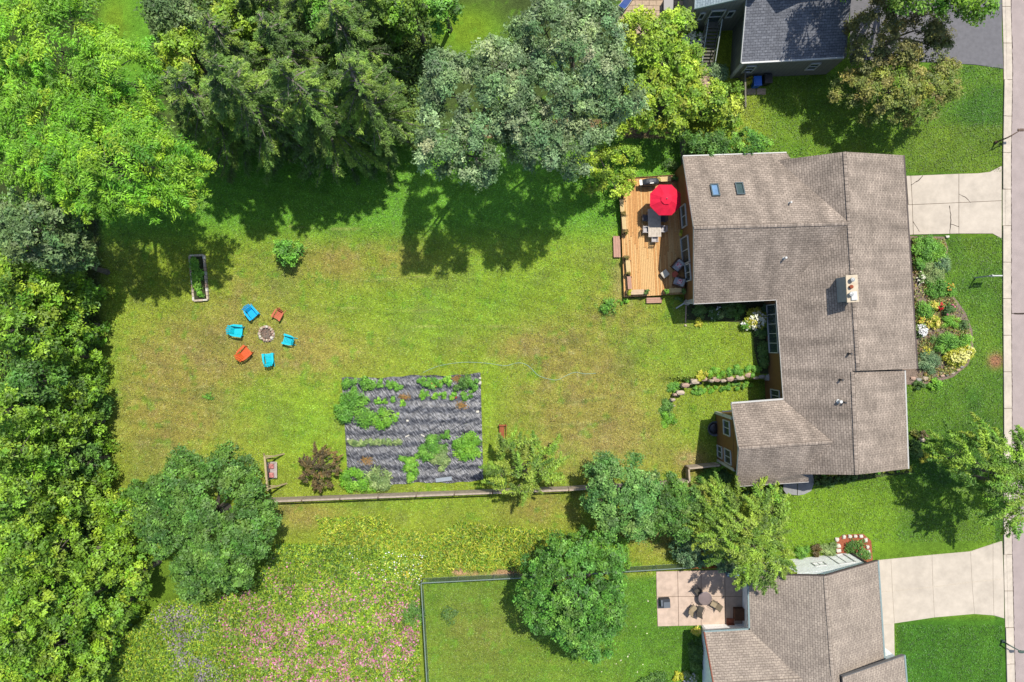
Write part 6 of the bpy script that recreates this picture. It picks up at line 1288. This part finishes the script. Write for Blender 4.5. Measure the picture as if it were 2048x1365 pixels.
# conifers in the upper middle
conis = [('tallest dark sparse conifer above the upper lawn', 600, 296, 18, 4.4, .3), ('dark conifer left of the tallest one, next to the bright tree', 510, 285, 15, 4.0, .45), ('grey branched conifer right of the tallest one', 695, 292, 17.5, 4.3, .45), ('dark conifer beside the silvery tree', 782, 276, 16.5, 4.0, .3), ('conifer in the second row behind the tallest one', 640, 190, 14, 4.0, .3), ('conifer in the second row towards the silvery tree', 745, 165, 14, 3.8, .25), ('bare twigged conifer in the second row by the bright tree', 545, 180, 13, 3.8, .6), ('conifer near the top edge, left of three', 585, 95, 12, 3.8, .3), ('conifer near the top edge, middle of three', 680, 80, 13, 3.8, .3), ('conifer near the top edge, right of three', 775, 85, 11, 3.4, .3)]
for i, (lab, x, y, h_, r_, br_) in enumerate(conis): conifer('conifer', lab, (x, y), h_, r_, bare=br_ + .08, seed=60 + i)
bigtree('broadleaf_tree', 'bright green leafy tree at the top edge above the conifers', (850, 90), (810, 15), 48, 9, 2.6, 'forest', 5, 81, **FW_); bigtree('broadleaf_tree', 'second bright leafy tree at the top edge beside the open grass', (900, 60), (885, 15), 40, 7.5, 2.2, 'veg', 5, 82, **FW_); bigtree('broadleaf_tree', 'green leafy tree rising among the conifers at the top left', (400, 90), (335, 30), 50, 10, 2.8, 'grey', 5, 83, **FW_); bigtree('broadleaf_tree', 'bright leafy crown among the conifers near the top edge', (700, 60), (655, 25), 42, 10, 2.4, 'veg', 5, 84, **FW_); bigtree('broadleaf_tree', 'pale leafy crown between the bright feathery tree and the conifers', (440, 170), (360, 100), 48, 10, 2.4, 'ygmaple', 5, 85, **FW_); bigtree('broadleaf_tree', 'leafy crown at the top edge between two conifers', (560, 60), (470, 20), 50, 10, 2.4, 'ygmaple', 5, 86, **FW_)
# silvery maples
SV = dict(open_=.1, rc=.62, ls=(.21, .13), dens=2.9, cover=1.0, trunk_r=.3)
tree('silver_maple', 'big silvery green tree above the middle of the lawn', (960, 300), [(930, 190, 78, 15, 3.4), (885, 260, 56, 14, 3), (960, 270, 58, 14, 3), (1010, 200, 62, 15, 3.2), (890, 160, 50, 14, 2.8), (870, 300, 42, 14.5, 2.6), (950, 310, 42, 14, 2.4), (1000, 130, 56, 14.5, 3), (1050, 250, 48, 13.5, 2.8)], 'silver', **SV)
tree('silver_maple', 'second silvery green tree reaching towards the red flowered terrace', (1140, 260), [(1140, 110, 78, 15.5, 3.4), (1090, 60, 64, 15, 3.2), (1190, 60, 58, 14.5, 3), (1210, 150, 62, 14.5, 3), (1130, 190, 66, 15, 3.2), (1190, 230, 50, 13.5, 2.8), (1085, 290, 46, 14, 2.6), (1150, 290, 46, 13.5, 2.6), (1060, 160, 50, 14.5, 2.8), (1140, 20, 56, 14, 3), (1250, 190, 36, 12.5, 2.2)], 'silver', **SV)
YG = dict(rc=.6, ls=(.24, .17), dens=3.0, cover=1.05)
tree('maple_tree', 'yellow green maple beside the cream hydrangea', (1330, 130), [(1320, 100, 50, 6.5, 2.2), (1285, 60, 38, 6, 2), (1370, 130, 40, 6.2, 2), (1300, 160, 42, 6.2, 2), (1350, 55, 34, 5.8, 1.8)], 'ygmaple', **YG)
tree('maple_tree', 'yellow green maple between the silvery tree and the picket fence', (1320, 215), [(1320, 205, 44, 6.2, 2), (1275, 215, 34, 5.8, 1.8), (1365, 190, 40, 6, 2), (1345, 235, 28, 5, 1.6), (1230, 255, 20, 4.5, 1.3)], 'ygmaple', **YG)
tree('maple_tree', 'small bright maple overhanging the dark picket fence', (1425, 215), [(1435, 205, 34, 4.8, 1.8), (1455, 190, 26, 4.4, 1.5), (1400, 205, 26, 4.4, 1.5), (1452, 235, 24, 4, 1.4), (1420, 180, 22, 4.2, 1.4)], 'ygmaple', **YG)
tree('small_tree', 'loose green small tree at the upper left of the deck', (1215, 350), [(1215, 335, 40, 3.6, 1.6), (1180, 350, 30, 3.2, 1.4), (1250, 315, 30, 3.4, 1.4), (1230, 375, 28, 2.8, 1.2), (1190, 300, 22, 3, 1.1), (1160, 325, 18, 2.6, 1)], 'ygmaple', rc=.5, ls=(.2, .13), dens=2.8, cover=.75, open_=.25, trunk_r=.12)
tree('bush', 'green bush against the far roof edge, left one', (1420, 305), [(1420, 285, 28, 3.9, 1.4), (1398, 292, 18, 3.6, 1.2), (1440, 292, 18, 3.6, 1.2)], 'dark', rc=.42, ls=(.18, .12), dens=3, trunk_r=.08, cat='bush')
tree('bush', 'denser green bush against the far roof edge, right one', (1490, 300), [(1495, 288, 27, 3.9, 1.4), (1515, 292, 18, 3.6, 1.2), (1475, 294, 17, 3.6, 1.2)], 'veg', rc=.42, ls=(.18, .12), dens=3, trunk_r=.08, cat='bush')
tree('bush', 'pale twiggy bush below the silvery trees beside the picket fence', (1385, 292), [(1382, 285, 16, 2.6, 1.1), (1372, 272, 10, 2.2, .9)], 'oak', rc=.4, ls=(.18, .1), dens=2.2, trunk_r=.06, open_=.3, cat='bush')
tree('round_bush', 'single round green bush standing on the lawn above the fire pit', (575, 513), [(573, 502, 19, 2.3, 1.3), (562, 495, 11, 2.1, 1), (585, 498, 11, 2.1, 1), (578, 517, 12, 1.9, 1)], 'veg', rc=.38, ls=(.2, .15), dens=3.4, trunk_r=.07, cat='bush')
tree('crabapple_tree', 'sparse brownish green tree between the grey house and the street', (1790, 200), [(1760, 185, 46, 5.6, 1.8), (1715, 175, 36, 5, 1.6), (1810, 170, 46, 5.8, 1.8), (1865, 175, 44, 5.6, 1.8), (1900, 155, 32, 5, 1.4), (1770, 215, 34, 4.6, 1.4), (1840, 205, 36, 5, 1.5), (1690, 190, 22, 4.2, 1.2), (1795, 140, 36, 5.6, 1.5)], 'crab', rc=.6, ls=(.19, .12), dens=3.2, cover=.95, open_=.12, trunk_r=.16)
tree('shade_tree', 'olive green tree, leaves darkened for shade, behind the brownish one over the asphalt drive', (1770, 90), [(1760, 60, 52, 7, 2.2), (1800, 95, 46, 6.5, 2), (1740, 110, 38, 6, 1.8), (1840, 60, 46, 7, 2), (1880, 100, 32, 6, 1.6), (1790, 20, 46, 7.5, 2.2)], 'shadeolive', rc=.62, ls=(.2, .13), dens=2.8, cover=.85, open_=.15, trunk_r=.18)
tree('street_tree', 'tall leafy tree dipping in over the asphalt drive at the top edge', (1800, -60), [(1840, -150, 90, 12.5, 3), (1890, -90, 70, 12, 3), (1940, -60, 50, 11, 2.6), (1965, -6, 26, 10, 1.8), (1915, -2, 30, 10, 1.8), (1850, -50, 45, 12, 2.4), (1745, -80, 52, 12, 2.6), (1795, -55, 48, 12, 2.6)], 'forest', rc=.75, ls=(.27, .17), dens=2.8, cover=.95, trunk_r=.3)
HL = dict(mode='spray', rc=.6, ls=(.22, .1), dens=2.9, cover=.95, lat=.24, blen=1.7)
tree('honeylocust_tree', 'wide feathery tree by the street with a broad shadow on the lawn', (1950, 955), [(1985, 935, 62, 8.2, 2.2), (1930, 905, 42, 6.5, 1.8), (2040, 900, 44, 8, 2), (2040, 990, 50, 8, 2), (1985, 1000, 42, 7, 1.8), (1905, 890, 26, 5, 1.4), (1965, 875, 30, 6.5, 1.5), (2025, 1035, 30, 6.5, 1.5), (2095, 950, 50, 7.5, 2)], 'honey2', trunk_r=.18, **HL)
tree('honeylocust_tree', 'golden green feathery tree overhanging the wooden fence', (1050, 950), [(1045, 930, 46, 5.4, 1.6), (1005, 950, 30, 4.6, 1.3), (1085, 940, 32, 4.8, 1.3), (1060, 895, 26, 4.8, 1.3), (1020, 900, 26, 4.8, 1.3), (1045, 965, 28, 4.4, 1.2), (1105, 915, 22, 4.2, 1.1)], 'honey', trunk_r=.13, **HL)
tree('honeylocust_tree', 'yellow green feathery tree spreading over the neighbour roof corner', (1475, 1045), [(1480, 1040, 62, 6.2, 2), (1430, 1005, 40, 5.4, 1.7), (1520, 1000, 40, 5.6, 1.7), (1530, 1070, 46, 6, 1.8), (1450, 1085, 42, 5.8, 1.7), (1550, 1125, 36, 5.6, 1.6), (1510, 1120, 34, 5.6, 1.6), (1410, 1060, 30, 5, 1.5), (1555, 1020, 22, 5, 1.3), (1498, 1138, 34, 7.2, 1.5), (1535, 1150, 28, 7, 1.4), (1470, 1120, 28, 6.8, 1.4)], 'honey', trunk_r=.16, **HL)
GT = dict(rc=.58, ls=(.2, .14), dens=3.1, cover=1.05, trunk_r=.16)
tree('green_tree', 'blue green round headed tree on the fence line left of the darker one', (1225, 975), [(1230, 965, 46, 6.2, 2), (1265, 1010, 40, 6.2, 1.9), (1210, 1000, 34, 5.8, 1.7), (1270, 950, 28, 5.4, 1.5), (1220, 1035, 26, 5.2, 1.5), (1270, 1050, 28, 5.2, 1.5), (1215, 940, 24, 5, 1.4), (1300, 985, 22, 5, 1.4)], 'bluegreen', **GT)
tree('dark_tree', 'darker olive tree right of the blue green one on the fence line', (1340, 1005), [(1345, 1010, 44, 4.8, 1.8), (1310, 1040, 34, 4.4, 1.6), (1375, 1000, 30, 4.4, 1.5), (1360, 1050, 32, 4.4, 1.5), (1330, 975, 24, 4.2, 1.4)], 'oak', **GT)
tree('maple_tree', 'large deep green maple standing on the fenced neighbour lawn', (1140, 1160), [(1145, 1180, 78, 9, 3), (1095, 1165, 48, 7.6, 2.4), (1200, 1160, 50, 7.8, 2.4), (1100, 1225, 46, 7.2, 2.3), (1195, 1230, 52, 7.6, 2.4), (1150, 1260, 50, 7.4, 2.3), (1150, 1110, 46, 7.4, 2.2), (1210, 1115, 36, 7, 2), (1190, 1290, 34, 6.4, 1.9), (1065, 1200, 26, 6, 1.6)], 'maple', rc=.5, ls=(.24, .15), dens=2.9, cover=.95, trunk_r=.24)
tree('purple_tree', 'small brownish purple spiky tree beside the swing', (640, 935), [(637, 935, 30, 2.9, 1.3), (615, 925, 16, 2.4, 1), (655, 920, 18, 2.6, 1), (640, 965, 18, 2.3, 1), (612, 952, 14, 2.2, .9), (662, 945, 14, 2.3, .9), (633, 905, 10, 2.2, .8)], 'purple', rc=.4, ls=(.16, .07), dens=2.6, cover=.75, mode='spray', lat=.16, blen=1.2, trunk_r=.09)
tree('small_tree', 'dark low leafy tree in the shade above the slatted fence', (1400, 1100), [(1400, 1105, 32, 2.6, 1.3), (1370, 1098, 22, 2.2, 1), (1440, 1110, 30, 2.6, 1.2), (1475, 1115, 22, 2.4, 1)], 'blue', rc=.45, ls=(.18, .1), dens=2.8, trunk_r=.08)
